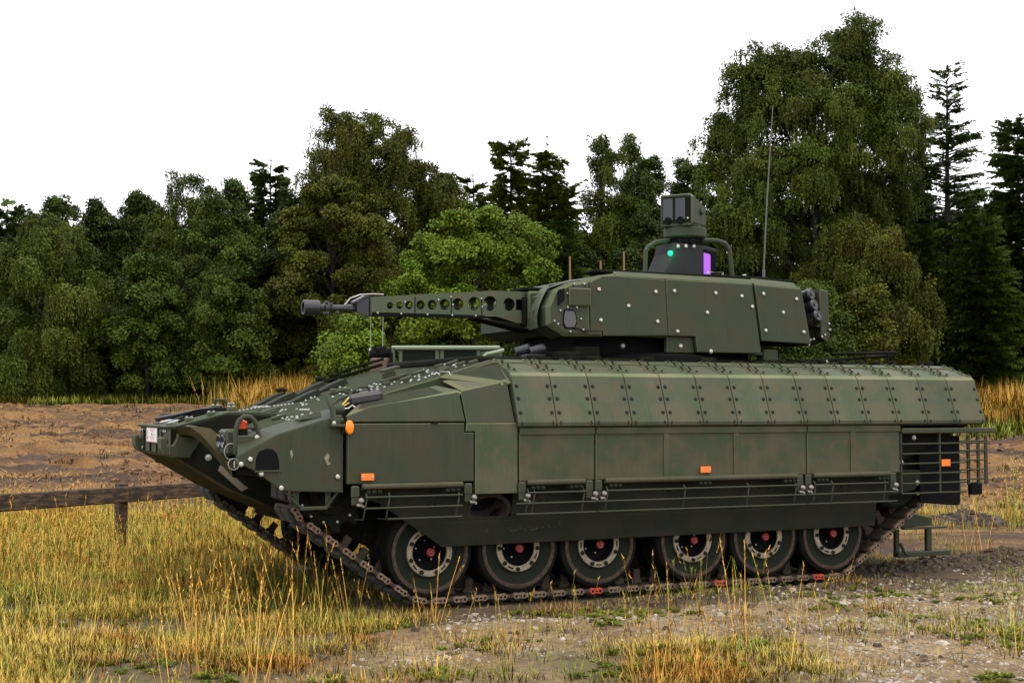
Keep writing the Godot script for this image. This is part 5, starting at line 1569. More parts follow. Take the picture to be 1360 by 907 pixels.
# ---------------------------------------------------------------- grass, gravel, weeds
func blade(mb: MB, at: Vector3, lean: Vector3, h: float, w: float, lo: Color, hi: Color) -> void:
	var side := Vector3(lean.z, 0, -lean.x)
	if side.length() < 0.001:
		side = Vector3.RIGHT
	side = side.normalized() * w * 0.5
	var mid := at + lean * 0.35 + Vector3.UP * h * 0.55
	var tip := at + lean + Vector3.UP * h
	var up := (Vector3.UP + lean).normalized()
	mb.tint = lo
	mb.tri(at - side, at + side, mid + side * 0.8, up, up, up, up)
	mb.tri(at - side, mid + side * 0.8, mid - side * 0.8, up, up, up, up)
	mb.tint = hi
	mb.tri(mid - side * 0.8, mid + side * 0.8, tip, up, up, up, up)

func tuft(n: int, rad: float, h0: float, h1: float, w: float, lean: float, lo: Color, hi: Color, heads: int) -> ArrayMesh:
	var mb := MB.new()
	for k in n:
		var a := rng.randf() * TAU
		var r := sqrt(rng.randf()) * rad
		var d := Vector3(cos(a), 0, sin(a))
		var h := rng.randf_range(h0, h1)
		blade(mb, d * r - Vector3(0, 0.01, 0), d.rotated(Vector3.UP, rng.randf_range(-0.8, 0.8)) * lean * h * rng.randf_range(0.3, 1.2), h, w * rng.randf_range(0.7, 1.2), lo, hi)
	for k in heads:      # stalks that carry seed heads
		var a := rng.randf() * TAU
		var d := Vector3(cos(a), 0, sin(a))
		var h := h1 * rng.randf_range(1.2, 1.9)
		var at := d * rng.randf() * rad
		var tip := at + d * h * rng.randf_range(0.08, 0.35) + Vector3.UP * h
		var mid := at.lerp(tip, 0.6) + Vector3.UP * h * 0.05
		var hc := Color(hi.r * 1.15, hi.g * 1.02, hi.b * 0.95)
		for q in [[at, mid, 0.0035], [mid, tip, 0.003]]:
			var s: Vector3 = Vector3(d.z, 0, -d.x) * q[2] * 0.5
			mb.tint = hi
			mb.tri(q[0] - s, q[0] + s, q[1] + s, Vector3.UP, Vector3.UP, Vector3.UP, Vector3.UP)
			mb.tri(q[0] - s, q[1] + s, q[1] - s, Vector3.UP, Vector3.UP, Vector3.UP, Vector3.UP)
		var dir := (tip - mid).normalized()
		for j in 7:
			var b := tip - dir * h * 0.035 * j
			var o := Vector3(rng.randf_range(-1, 1), 0.9, rng.randf_range(-1, 1)).normalized() * 0.02
			var s2 := dir.cross(o).normalized() * 0.0035
			mb.tint = hc
			mb.tri(b - s2, b + s2, b + o + dir * 0.012, Vector3.UP, Vector3.UP, Vector3.UP, Vector3.UP)
	return mb.mesh()

func scatter(n: int, s0: float, s1: float, spread: float, keep: Callable, size: Vector2, sink := 0.0) -> Array:
	var out := []
	for i in n:
		var s := s0 + (s1 - s0) * pow(rng.randf(), 1.0)
		var l := rng.randf_range(-1, 1) * (spread * s + 0.8)
		var p := place(s, l)
		var g: float = keep.call(p.x, p.y, s, l)
		if rng.randf() > g:
			continue
		var k := rng.randf_range(size.x, size.y)
		var b := Basis(Vector3.UP, rng.randf() * TAU) * Basis(Vector3.RIGHT, rng.randf_range(-0.12, 0.12))
		out.append(Transform3D(b.scaled(Vector3(k, k * rng.randf_range(0.8, 1.25), k)), Vector3(p.x, ground_height(p.x, p.y) - sink, p.y)))
	return out

func tones(n: int, a: Color, b: Color, spread: float) -> Array:
	var out := []
	for i in n:
		var k := 1.0 + rng.randf_range(-spread, spread)
		var c := a.lerp(b, rng.randf())
		out.append(Color(c.r * k, c.g * k, c.b * k))
	return out

# tones that follow the ground: orange-brown, straw and green patches
func tones_at(xs: Array, a: Color, b: Color, d: Color, spread: float) -> Array:
	var out := []
	for t in xs:
		var u := clampf(0.5 + gn2.get_noise_2d(t.origin.x * 1.7 + 5.0, t.origin.z * 1.7) * 1.5 + rng.randf_range(-0.25, 0.25), 0.0, 1.0)
		var w := clampf(gn.get_noise_2d(t.origin.x * 3.1, t.origin.z * 3.1 + 60.0) * 2.2 + rng.randf_range(-0.3, 0.3), 0.0, 1.0)
		var k := 1.0 + rng.randf_range(-spread, spread)
		var c := a.lerp(b, u).lerp(d, w)
		out.append(Color(c.r * k, c.g * k, c.b * k))
	return out

func on_track(x: float, z: float) -> bool:
	return absf(z) < 1.95 and x > -2.35 and x < 3.6

func build_plants() -> void:
	var W := Color(1, 1, 1)
	var D := Color(0.62, 0.60, 0.55)
	var gold_a := Color(0.60, 0.385, 0.090)
	var gold_b := Color(0.60, 0.420, 0.120)
	var oran := Color(0.66, 0.350, 0.075)
	var green_a := Color(0.215, 0.265, 0.036)
	var green_b := Color(0.36, 0.335, 0.060)
	# short turf of the left side and beyond the vehicle
	var t_short := tuft(14, 0.11, 0.025, 0.085, 0.005, 0.9, D, W, 0)
	var t_mid := tuft(15, 0.13, 0.05, 0.15, 0.005, 0.65, D, W, 1)
	var t_tall := tuft(5, 0.09, 0.16, 0.34, 0.0042, 0.5, D, W, 4)
	var patch := func(x, z): return gn2.get_noise_2d(x * 2.4 + 70.0, z * 2.4)
	var xs := scatter(38000, 7.2, 20.0, 0.42, func(x, z, s, l): return (0.25 if on_track(x, z) else 1.0) * cover(x, z).b * clampf(0.5 + patch.call(x, z) * 1.5, 0.06, 1.0), Vector2(0.8, 1.5), 0.01)
	stuff("grass", t_short, M.grass, xs, tones_at(xs, Color(0.20, 0.215, 0.034), Color(0.52, 0.385, 0.090), Color(0.40, 0.190, 0.038), 0.35)).set_meta("kind", "stuff")
	xs = scatter(26000, 7.2, 20.5, 0.42, func(x, z, s, l): return (0.0 if on_track(x, z) else 1.0) * cover(x, z).b * clampf(0.035 + patch.call(x, z) * 0.35 + smoothstep(11.8, 14.5, s) * 0.6, 0.0, 1.0), Vector2(0.7, 1.35), 0.01)
	stuff("dry_grass", t_mid, M.grass, xs, tones_at(xs, Color(0.50, 0.40, 0.085), gold_a, Color(0.58, 0.275, 0.050), 0.3)).set_meta("kind", "stuff")
	xs = scatter(9000, 11.5, 20.5, 0.42, func(x, z, s, l): return (0.0 if on_track(x, z) else 1.0) * cover(x, z).b * clampf(0.6 - patch.call(x, z) * 1.6, 0.0, 1.0), Vector2(0.7, 1.3), 0.01)
	stuff("green_grass", t_mid, M.grass, xs, tones(xs.size(), green_a, green_b, 0.25)).set_meta("kind", "stuff")
	xs = scatter(14000, 7.3, 19.5, 0.42, func(x, z, s, l): return 0.0 if on_track(x, z) or l < 0.8 else clampf(gn2.get_noise_2d(x * 1.6 - 30.0, z * 1.6) * 1.8 + smoothstep(1.6, 2.8, l) * 0.14 + (0.5 if s > 16.5 and l > 4.0 else 0.0) - 0.12, 0.0, 0.8), Vector2(0.6, 1.3), 0.01)
	stuff("short_grass", t_short, M.grass, xs, tones_at(xs, Color(0.15, 0.205, 0.030), Color(0.36, 0.33, 0.065), Color(0.44, 0.30, 0.080), 0.3)).set_meta("kind", "stuff")
	# tall dry stalks in loose drifts
	var drift := func(x, z, s, l):
		var g := 0.003 if l < -0.4 else 0.0008
		g += exp(-pow((l + 1.6) / 0.42, 2.0) - pow((s - 8.25) / 0.6, 2.0)) * 0.10
		g += exp(-pow((l - 0.75) / 0.60, 2.0) - pow((s - 8.1) / 0.5, 2.0)) * 0.07
		g += exp(-pow((l - 1.6) / 0.5, 2.0) - pow((s - 8.1) / 0.5, 2.0)) * 0.03
		g += exp(-pow((l + 2.6) / 0.5, 2.0) - pow((s - 9.0) / 1.0, 2.0)) * 0.025
		g += smoothstep(11.8, 13.0, s) * 0.035 * (1.0 if l < 0.0 else 0.3)
		if l < -3.6 and s > 11.0 and s < 15.0:
			g += 0.03
		if on_track(x, z):
			g *= 0.0
		return g * (1.0 - cover(x, z).r * 0.7)
	xs = scatter(14000, 7.3, 20.0, 0.42, drift, Vector2(0.75, 1.25), 0.01)
	stuff("tall_dry_grass", t_tall, M.grass, xs, tones(xs.size(), gold_a, oran, 0.3)).set_meta("kind", "stuff")
	# sparse wisps between the track and the lens
	xs = scatter(420, 8.4, 10.6, 0.40, func(x, z, s, l): return 0.5 if z > 2.0 else 0.0, Vector2(0.5, 1.0), 0.01)
	stuff("grass_wisps", tuft(4, 0.08, 0.08, 0.2, 0.004, 0.5, D, W, 2), M.grass, xs, tones(xs.size(), gold_a, green_b, 0.3)).set_meta("kind", "stuff")
	# low leafy weeds
	var mb := MB.new()
	for k in 11:
		var a := TAU * k / 11.0 + rng.randf()
		var d := Vector3(cos(a), 0, sin(a))
		var s := Vector3(-d.z, 0, d.x) * 0.013
		var L := rng.randf_range(0.03, 0.07)
		var p0 := Vector3(0, 0.004, 0)
		var p1 := d * L * 0.55 + Vector3(0, rng.randf_range(0.015, 0.04), 0)
		var p2 := d * L + Vector3(0, rng.randf_range(0.005, 0.03), 0)
		mb.tint = Color(1, 1, 1) * rng.randf_range(0.8, 1.1)
		mb.tri(p0, p1 + s, p2, Vector3.UP)
		mb.tri(p0, p2, p1 - s, Vector3.UP)
	xs = scatter(9000, 7.3, 12.5, 0.42, func(x, z, s, l): return clampf(gn2.get_noise_2d(x * 2.0 - 20.0, z * 2.0) * 2.4 - 0.25, 0.0, 0.5) if not on_track(x, z) else 0.0, Vector2(0.35, 1.0), 0.0)
	stuff("weeds", mb.mesh(), M.grass, xs, tones(xs.size(), Color(0.11, 0.155, 0.024), Color(0.24, 0.235, 0.045), 0.35)).set_meta("kind", "stuff")
	# grass of the verge at the foot of the wood, the gold bank behind the nose and the clump at the right
	var t_verge := tuft(26, 0.45, 0.12, 0.36, 0.03, 0.6, D, W, 0)
	xs = scatter(14000, 34.0, 66.0, 0.44, func(x, z, s, l): return cover(x, z).b * (1.0 if s > 52.0 or l > 4.0 else 0.5), Vector2(0.7, 1.4), 0.02)
	stuff("verge_grass", t_verge, M.grass, xs, tones(xs.size(), Color(0.150, 0.225, 0.032), Color(0.30, 0.29, 0.06), 0.3)).set_meta("kind", "stuff")
	var bank := func(x, z, s, l):
		return clampf(exp(-pow((l + 7.8) / 0.95, 2.0) - pow((s - 48.0) / 2.5, 2.0)) * 1.4 + exp(-pow((l - 14.6) / 1.1, 2.0) - pow((s - 39.5) / 2.0, 2.0)) * 1.8, 0.0, 1.0)
	xs = scatter(26000, 36.0, 58.0, 0.44, bank, Vector2(0.8, 1.6), 0.02)
	stuff("golden_grass", tuft(22, 0.35, 0.45, 0.85, 0.022, 0.35, D, W, 0), M.grass, xs, tones(xs.size(), Color(0.54, 0.34, 0.075), Color(0.44, 0.25, 0.045), 0.25)).set_meta("kind", "stuff")
	# thin tufts on the dirt
	xs = scatter(5000, 20.0, 54.0, 0.44, func(x, z, s, l): return clampf(gn2.get_noise_2d(x * 0.9, z * 0.9 + 50.0) * 2.0 - 0.35, 0.0, 0.6), Vector2(0.25, 0.7), 0.02)
	stuff("field_tufts", t_verge, M.grass, xs, tones(xs.size(), Color(0.30, 0.22, 0.07), Color(0.16, 0.18, 0.05), 0.3)).set_meta("kind", "stuff")
	xs = scatter(22000, 19.0, 54.0, 0.44, func(x, z, s, l): return cover(x, z).g * clampf(gn2.get_noise_2d(side_of(x, z) * 0.5 + 9.0, far_of(x, z) * 2.0) * 2.0 + 0.1, 0.0, 0.8), Vector2(1.2, 3.0), 0.02)
	stuff("straw_litter", tuft(10, 0.14, 0.01, 0.05, 0.012, 2.2, W, W, 0), M.grass, xs, tones(xs.size(), Color(0.46, 0.30, 0.10), Color(0.24, 0.13, 0.045), 0.35)).set_meta("kind", "stuff")
	# one tall yellow weed standing right of the vehicle
	var yw := thing("yellow_weed", "tall yellow flowering weed standing alone on the dirt behind the vehicle", "plant", Vector3.ZERO)
	var wp := place(17.5, 6.28)
	yw.position = Vector3(wp.x, ground_height(wp.x, wp.y), wp.y)
	mb = MB.new()
	mb.tint = Color(0.30, 0.28, 0.08)
	mb.tube([Vector3(0, -0.05, 0), Vector3(0.01, 0.45, 0), Vector3(-0.01, 0.80, 0.01)], 0.006, 5)
	part("stem", mb, M.grass, yw)
	mb = MB.new()
	for k in 260:
		var y := rng.randf_range(0.25, 0.95)
		var r := 0.12 * (1.1 - absf(y - 0.65) * 1.6)
		var p := Vector3(rng.randf_range(-r, r), y, rng.randf_range(-r, r))
		var u := Vector3(rng.randf_range(-1, 1), rng.randf_range(-0.3, 1), rng.randf_range(-1, 1)).normalized() * 0.025
		mb.tint = Color(0.52, 0.46, 0.06) * rng.randf_range(0.7, 1.2)
		mb.tri(p, p + u, p + u.rotated(Vector3.UP, 1.0) * 0.8, Vector3.UP)
	part("flowers", mb, M.grass, yw)

func build_stones() -> void:
	var meshes := []
	for q in 3:
		var mb := MB.new()
		mb.tint = Color(1, 1, 1)
		var ico := SphereMesh.new()
		ico.radial_segments = 7
		ico.rings = 4
		var arr := ico.get_mesh_arrays()
		var vs: PackedVector3Array = arr[Mesh.ARRAY_VERTEX]
		var id: PackedInt32Array = arr[Mesh.ARRAY_INDEX]
		var f := FastNoiseLite.new()
		f.seed = 90 + q
		f.frequency = 1.6
		for i in range(0, id.size(), 3):
			var t := []
			for k in 3:
				var p := vs[id[i + k]]
				var d := 1.0 + f.get_noise_3d(p.x * 2.0, p.y * 2.0, p.z * 2.0) * 0.9
				t.append(Vector3(p.x * 1.1, p.y * 0.62, p.z * 0.85) * d)
			mb.tri(t[0], t[1], t[2], t[0] + t[1] + t[2])
		meshes.append(mb.mesh())
	var gr := func(x, z, s, l):
		var k := cover(x, z)
		return clampf(k.r * (0.28 + 0.6 * smoothstep(1.3, 2.6, l) + gn2.get_noise_2d(x * 1.8, z * 1.8) * 0.9) + (0.05 if s > 13.0 else 0.03), 0.0, 1.0) * (0.0 if on_track(x, z) else 1.0)
	var sizes := [Vector2(0.010, 0.027), Vector2(0.020, 0.046), Vector2(0.05, 0.085)]
	var counts := [30000, 7000, 120]
	for q in 3:
		var xs := scatter(counts[q], 7.2, 15.5, 0.42, gr, sizes[q], -0.002)
		stuff("gravel", meshes[q], M.stone, xs, tones(xs.size(), Color(0.54, 0.48, 0.40), Color(0.26, 0.205, 0.15), 0.3)).set_meta("kind", "stuff")
	# clods along the near track and behind the vehicle
	var cl := func(x, z, s, l):
		if absf(z - 2.0) < 0.22 and x > -0.6 and x < 3.3:
			return 1.0
		if absf(z - 1.1) < 0.45 and x > 3.0 and x < 7.5:
			return 0.75
		return 0.02 if z > 1.9 and s > 8.5 else 0.0
	var xs2 := scatter(26000, 8.5, 16.0, 0.42, cl, Vector2(0.025, 0.085), 0.0)
	stuff("soil_clods", meshes[1], M.stone, xs2, tones(xs2.size(), Color(0.075, 0.049, 0.026), Color(0.14, 0.092, 0.048), 0.3)).set_meta("kind", "stuff")
	xs2 = scatter(26000, 20.0, 54.0, 0.44, func(x, z, s, l): return cover(x, z).g * clampf(0.3 + gn2.get_noise_2d(x, z) * 1.5, 0.0, 1.0), Vector2(0.04, 0.15), 0.02)
	stuff("field_clods", meshes[0], M.stone, xs2, tones(xs2.size(), Color(0.10, 0.048, 0.022), Color(0.26, 0.14, 0.055), 0.3)).set_meta("kind", "stuff")
	# dark heap of rubble right of the rear
	var hp := place(19.0, 6.15)
	xs2 = []
	for k in 420:
		var a := rng.randf() * TAU
		var r := sqrt(rng.randf())
		var p := Vector2(hp.x + cos(a) * r * 0.55, hp.y + sin(a) * r * 0.55)
		var sc := rng.randf_range(0.05, 0.16)
		xs2.append(Transform3D(Basis(Vector3.UP, rng.randf() * TAU).scaled(Vector3.ONE * sc), Vector3(p.x, ground_height(p.x, p.y) + (1.0 - r) * 0.20 * rng.randf(), p.y)))
	var heap := stuff("rubble_heap", meshes[1], M.stone, xs2, tones(xs2.size(), Color(0.040, 0.029, 0.020), Color(0.11, 0.078, 0.050), 0.4))
	heap.set_meta("kind", "stuff")

# ---------------------------------------------------------------- fence, poles, lorry
func build_fence() -> void:
	var f := thing("rail_fence", "low weathered wooden rail fence crossing behind the vehicle's nose", "fence", Vector3.ZERO)
	var pts := []
	for q in [[11.3, -6.2], [13.0, -5.19], [15.2, -4.25], [17.6, -3.2], [20.0, -2.15]]:
		var p := place(q[0], q[1])
		pts.append(Vector3(p.x, ground_height(p.x, p.y), p.y))
	var bases := pts.duplicate()
	var hs := [0.70, 0.665, 0.63, 0.60, 0.58]
	for i in pts.size():
		pts[i].y = hs[i]
	f.position = bases[1]
	for i in pts.size():
		var b := MB.new()
		b.box(Vector3(0, (pts[i].y + 0.12 - bases[i].y) / 2 - 0.05, 0), Vector3(0.11, pts[i].y + 0.22 - bases[i].y, 0.11), 0.012, Basis(Vector3.UP, 0.4))
		part("post", b, M.wood, f, Transform3D(Basis.IDENTITY, bases[i] - bases[1]))
	for i in pts.size() - 1:
		var d: Vector3 = pts[i + 1] - pts[i]
		var b := MB.new()
		var basis := Basis(Vector3.UP, atan2(-d.z, d.x)) * Basis(Vector3.BACK, asin(d.y / d.length()))
		b.box(Vector3.ZERO, Vector3(d.length() - 0.004, 0.17, 0.055), 0.012, Basis.IDENTITY)
		var nn := Vector3(-d.z, 0, d.x).normalized()
		if nn.z < 0:
			nn = -nn
		part("rail", b, M.wood, f, Transform3D(basis, (pts[i] + pts[i + 1]) / 2 + nn * 0.085 - bases[1]))

func build_poles() -> void:
	var names := ["tan wooden pole nearest the turret nose, tallest of three", "tan wooden pole between two others above the turret front", "tan wooden pole closest to the sight mast"]
	var at := [[45.0, 77.0, 6.45], [45.0, 118.0, 6.30], [46.0, 149.0, 6.72]]
	for k in 3:
		var p := place(at[k][0], at[k][1] / 1850.0 * at[k][0])
		var g := ground_height(p.x, p.y)
		var o := thing("wooden_pole", names[k], "pole", Vector3(p.x, g, p.y), 0.0, "tan poles at the edge of the wood")
		var b := MB.new()
		var h: float = at[k][2] - g
		b.tube([Vector3(0, -0.3, 0), Vector3(0.02, h * 0.5, 0), Vector3(0.0, h, 0.01)], [0.045, 0.04, 0.03], 10)
		part("shaft", b, M.tan_wood, o)

func build_lorry() -> void:
	# cab of a military lorry standing behind the vehicle; roof, window frames and body show over the hull
	var c := place(23.0, -1.15)
	var o := thing("military_lorry", "green military lorry parked behind the vehicle, only its cab roof and windows showing", "lorry", Vector3(c.x, ground_height(c.x, c.y), c.y), -0.43)
	var y0 := -ground_height(c.x, c.y)
	var green := mat(Color(0.085, 0.105, 0.070), 0.5, 0.0, M.paint.albedo_texture, 0.8)
	var pale := mat(Color(0.24, 0.28, 0.19), 0.6)
	var b := MB.new()      # cab body below the windows
	b.box(Vector3(0, 1.52 + y0, -0.55), Vector3(1.86, 1.28, 1.4), 0.03)
	var body := part("cab", b, green, o)
	b = MB.new()
	b.box(Vector3(0.06, 2.555 + y0, -0.55), Vector3(1.78, 0.05, 1.5), 0.018)
	part("roof", b, pale, o)
	b = MB.new()
	b.box(Vector3(0.08, 2.527 + y0, 0.20), Vector3(1.70, 0.03, 0.06), 0.006)
	part("gutter", b, green, o)
	for x in [-0.80, -0.68, -0.08, 0.0, 0.60, 0.95]:
		b = MB.new()
		b.box(Vector3(x, 2.34 + y0, 0.15), Vector3(0.06, 0.40, 0.06), 0.01)
		part("window_pillar", b, green, o)
	b = MB.new()
	b.box(Vector3(0.76, 2.30 + y0, 0.13), Vector3(0.36, 0.40, 0.05), 0.02)
	part("rear_quarter", b, green, o)
	for x in [[-0.64, -0.12], [0.04, 0.56]]:
		b = MB.new()
		b.box(Vector3((x[0] + x[1]) / 2, 2.34 + y0, 0.155), Vector3(x[1] - x[0], 0.33, 0.008), 0.001)
		var gl := mat(Color(0.012, 0.016, 0.013), 0.35)
		gl.metallic_specular = 0.12
		part("window_pane", b, gl, o)
	b = MB.new()
	b.box(Vector3(-0.38, 2.16 + y0, 0.15), Vector3(0.62, 0.04, 0.06), 0.01)
	b.box(Vector3(0.30, 2.16 + y0, 0.15), Vector3(0.62, 0.04, 0.06), 0.01)
	part("window_sill", b, green, o)
	b = MB.new()       # curved mudguard and side box
	b.tube([Vector3(0.62, 2.18 + y0, 0.34), Vector3(0.66, 2.36 + y0, 0.34), Vector3(0.74, 2.44 + y0, 0.34), Vector3(0.90, 2.47 + y0, 0.34), Vector3(1.02, 2.50 + y0, 0.34)], 0.03, 8)
	part("mudguard", b, pale, o)
	b = MB.new()
	b.box(Vector3(0.90, 2.22 + y0, 0.36), Vector3(0.50, 0.28, 0.3), 0.03)
	part("stowage_box", b, M.gun, o)
	b = MB.new()       # brown bonnet-side locker with rolled kit on top
	b.box(Vector3(-1.03, 2.05 + y0, 0.0), Vector3(0.30, 0.66, 0.4), 0.03)
	part("locker", b, mat(Color(0.095, 0.062, 0.042), 0.8), o)
	b = MB.new()
	b.tube([Vector3(-1.20, 2.43 + y0, 0.05), Vector3(-0.84, 2.47 + y0, 0.05)], 0.075, 10)
	b.tube([Vector3(-1.10, 2.50 + y0, 0.1), Vector3(-0.95, 2.53 + y0, 0.0)], 0.06, 10)
	b.box(Vector3(-0.83, 2.36 + y0, 0.2), Vector3(0.05, 0.22, 0.04), 0.01)
	part("rolled_kit", b, M.black, o)
	for x in [[-1.20, 0.72], [-1.0, 0.60]]:
		b = MB.new()
		b.tube([Vector3(x[0], 2.45 + y0, 0.05), Vector3(x[0] + 0.01, 2.55 + y0, 0.05)], 0.018, 8)
		b.tube([Vector3(x[0] + 0.01, 2.55 + y0, 0.05), Vector3(x[0] + 0.02, 2.55 + x[1] + y0, 0.05)], 0.004, 5)
		part("aerial", b, M.stud, o)
	for a in [0.0, 1.6, 3.1, 4.7]:
		b = MB.new()
		b.tube([Vector3(0.14, 2.64 + y0, 0.0), Vector3(0.14 + 0.06 * cos(a), 2.67 + y0, 0.06 * sin(a)), Vector3(0.14 + 0.13 * cos(a), 2.57 + y0, 0.13 * sin(a))], 0.005, 5)
		part("roof_spring", b, M.hull_dark, o)
	b = MB.new()
	for x in [-0.75, 0.75]:
		b.lathe([Vector2(0.0, -0.14), Vector2(0.44, -0.14), Vector2(0.47, -0.05), Vector2(0.47, 0.08), Vector2(0.42, 0.14), Vector2(0.0, 0.12)], Transform3D(MB.basis_y(Vector3(0, 0, 1)), Vector3(x, 0.47, 0.0)), 24)
	part("wheels", b, M.rubber, o)
	b = MB.new()
	b.box(Vector3(0, 0.80, -0.5), Vector3(2.2, 0.25, 0.9), 0.02)
	part("chassis", b, M.hull_dark, o)

# ---------------------------------------------------------------- trees
func spray_mesh(n: int, rad: float, thick: float, leaf: float, hang: float) -> ArrayMesh:
	var mb := MB.new()
	for k in n:
		var a := rng.randf() * TAU
		var r := sqrt(rng.randf()) * rad
		var p := Vector3(cos(a) * r, rng.randf_range(-thick, thick) - r * hang, sin(a) * r)
		var u := Vector3(rng.randf_range(-1, 1), rng.randf_range(-0.9, 0.4) - hang, rng.randf_range(-1, 1)).normalized() * leaf * rng.randf_range(0.7, 1.3)
		var w := u.cross(Vector3(rng.randf_range(-0.5, 0.5), 1, rng.randf_range(-0.5, 0.5))).normalized() * leaf * 0.40
		mb.tint = Color(1, 1, 1) * rng.randf_range(0.75, 1.2)
		mb.tri(p, p + u * 0.5 + w, p + u)
		mb.tri(p, p + u, p + u * 0.5 - w)
	return mb.mesh()

func string_mesh(n: int, length: float, leaf: float) -> ArrayMesh:
	var mb := MB.new()
	for s in 4:
		var o := Vector3(rng.randf_range(-0.28, 0.28), 0, rng.randf_range(-0.28, 0.28))
		var L := length * rng.randf_range(0.6, 1.1)
		var drift := Vector3(rng.randf_range(-0.12, 0.12), 0, rng.randf_range(-0.12, 0.12))
		for k in n:
			var t := rng.randf()
			var p := o * (0.5 + 0.5 * t) + drift * t + Vector3(rng.randf_range(-0.05, 0.05), -L * t, rng.randf_range(-0.05, 0.05))
			var u := Vector3(rng.randf_range(-0.6, 0.6), -1.0, rng.randf_range(-0.6, 0.6)).normalized() * leaf * rng.randf_range(0.7, 1.3)
			var w := u.cross(Vector3(rng.randf_range(-1, 1), 0.1, rng.randf_range(-1, 1))).normalized() * leaf * 0.33
			mb.tint = Color(1, 1, 1) * rng.randf_range(0.75, 1.2)
			mb.tri(p, p + u * 0.5 + w, p + u)
			mb.tri(p, p + u, p + u * 0.5 - w)
	return mb.mesh()

func frond_mesh(length: float, bladelets: int) -> ArrayMesh:
	var mb := MB.new()
	mb.tint = Color(0.8, 0.65, 0.5)
	var s := Vector3(0, 0, 0.010)
	mb.tri(-s, s, Vector3(length, -0.02, 0), Vector3.UP)
	for k in bladelets:
		var t := rng.randf_range(0.05, 1.0)
		var p := Vector3(length * t, -0.02 * t, 0)
		var sg := 1.0 if k % 2 == 0 else -1.0
		var L := 0.30 * (1.1 - t * 0.6) * rng.randf_range(0.6, 1.2)
		var d := Vector3(0.55, rng.randf_range(-0.75, 0.15), sg).normalized() * L
		var w := Vector3(0.045, 0.016, 0.0)
		mb.tint = Color(1, 1, 1) * rng.randf_range(0.75, 1.2)
		mb.tri(p - w, p + w, p + d, Vector3.UP)
		var d2 := Vector3(0.4, rng.randf_range(-0.8, -0.1), sg * 0.5).normalized() * L * 0.6
		mb.tri(p + d * 0.5 - w, p + d * 0.5 + w, p + d * 0.5 + d2, Vector3.UP)
	return mb.mesh()

var sprays := []
var small_sprays := []
var strings := []
var fronds := []
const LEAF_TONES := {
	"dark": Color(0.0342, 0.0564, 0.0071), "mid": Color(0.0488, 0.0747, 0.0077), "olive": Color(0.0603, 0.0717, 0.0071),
	"bright": Color(0.0937, 0.1450, 0.0095), "leafy": Color(0.0403, 0.0700, 0.0058), "birch": Color(0.0570, 0.0778, 0.0089)}

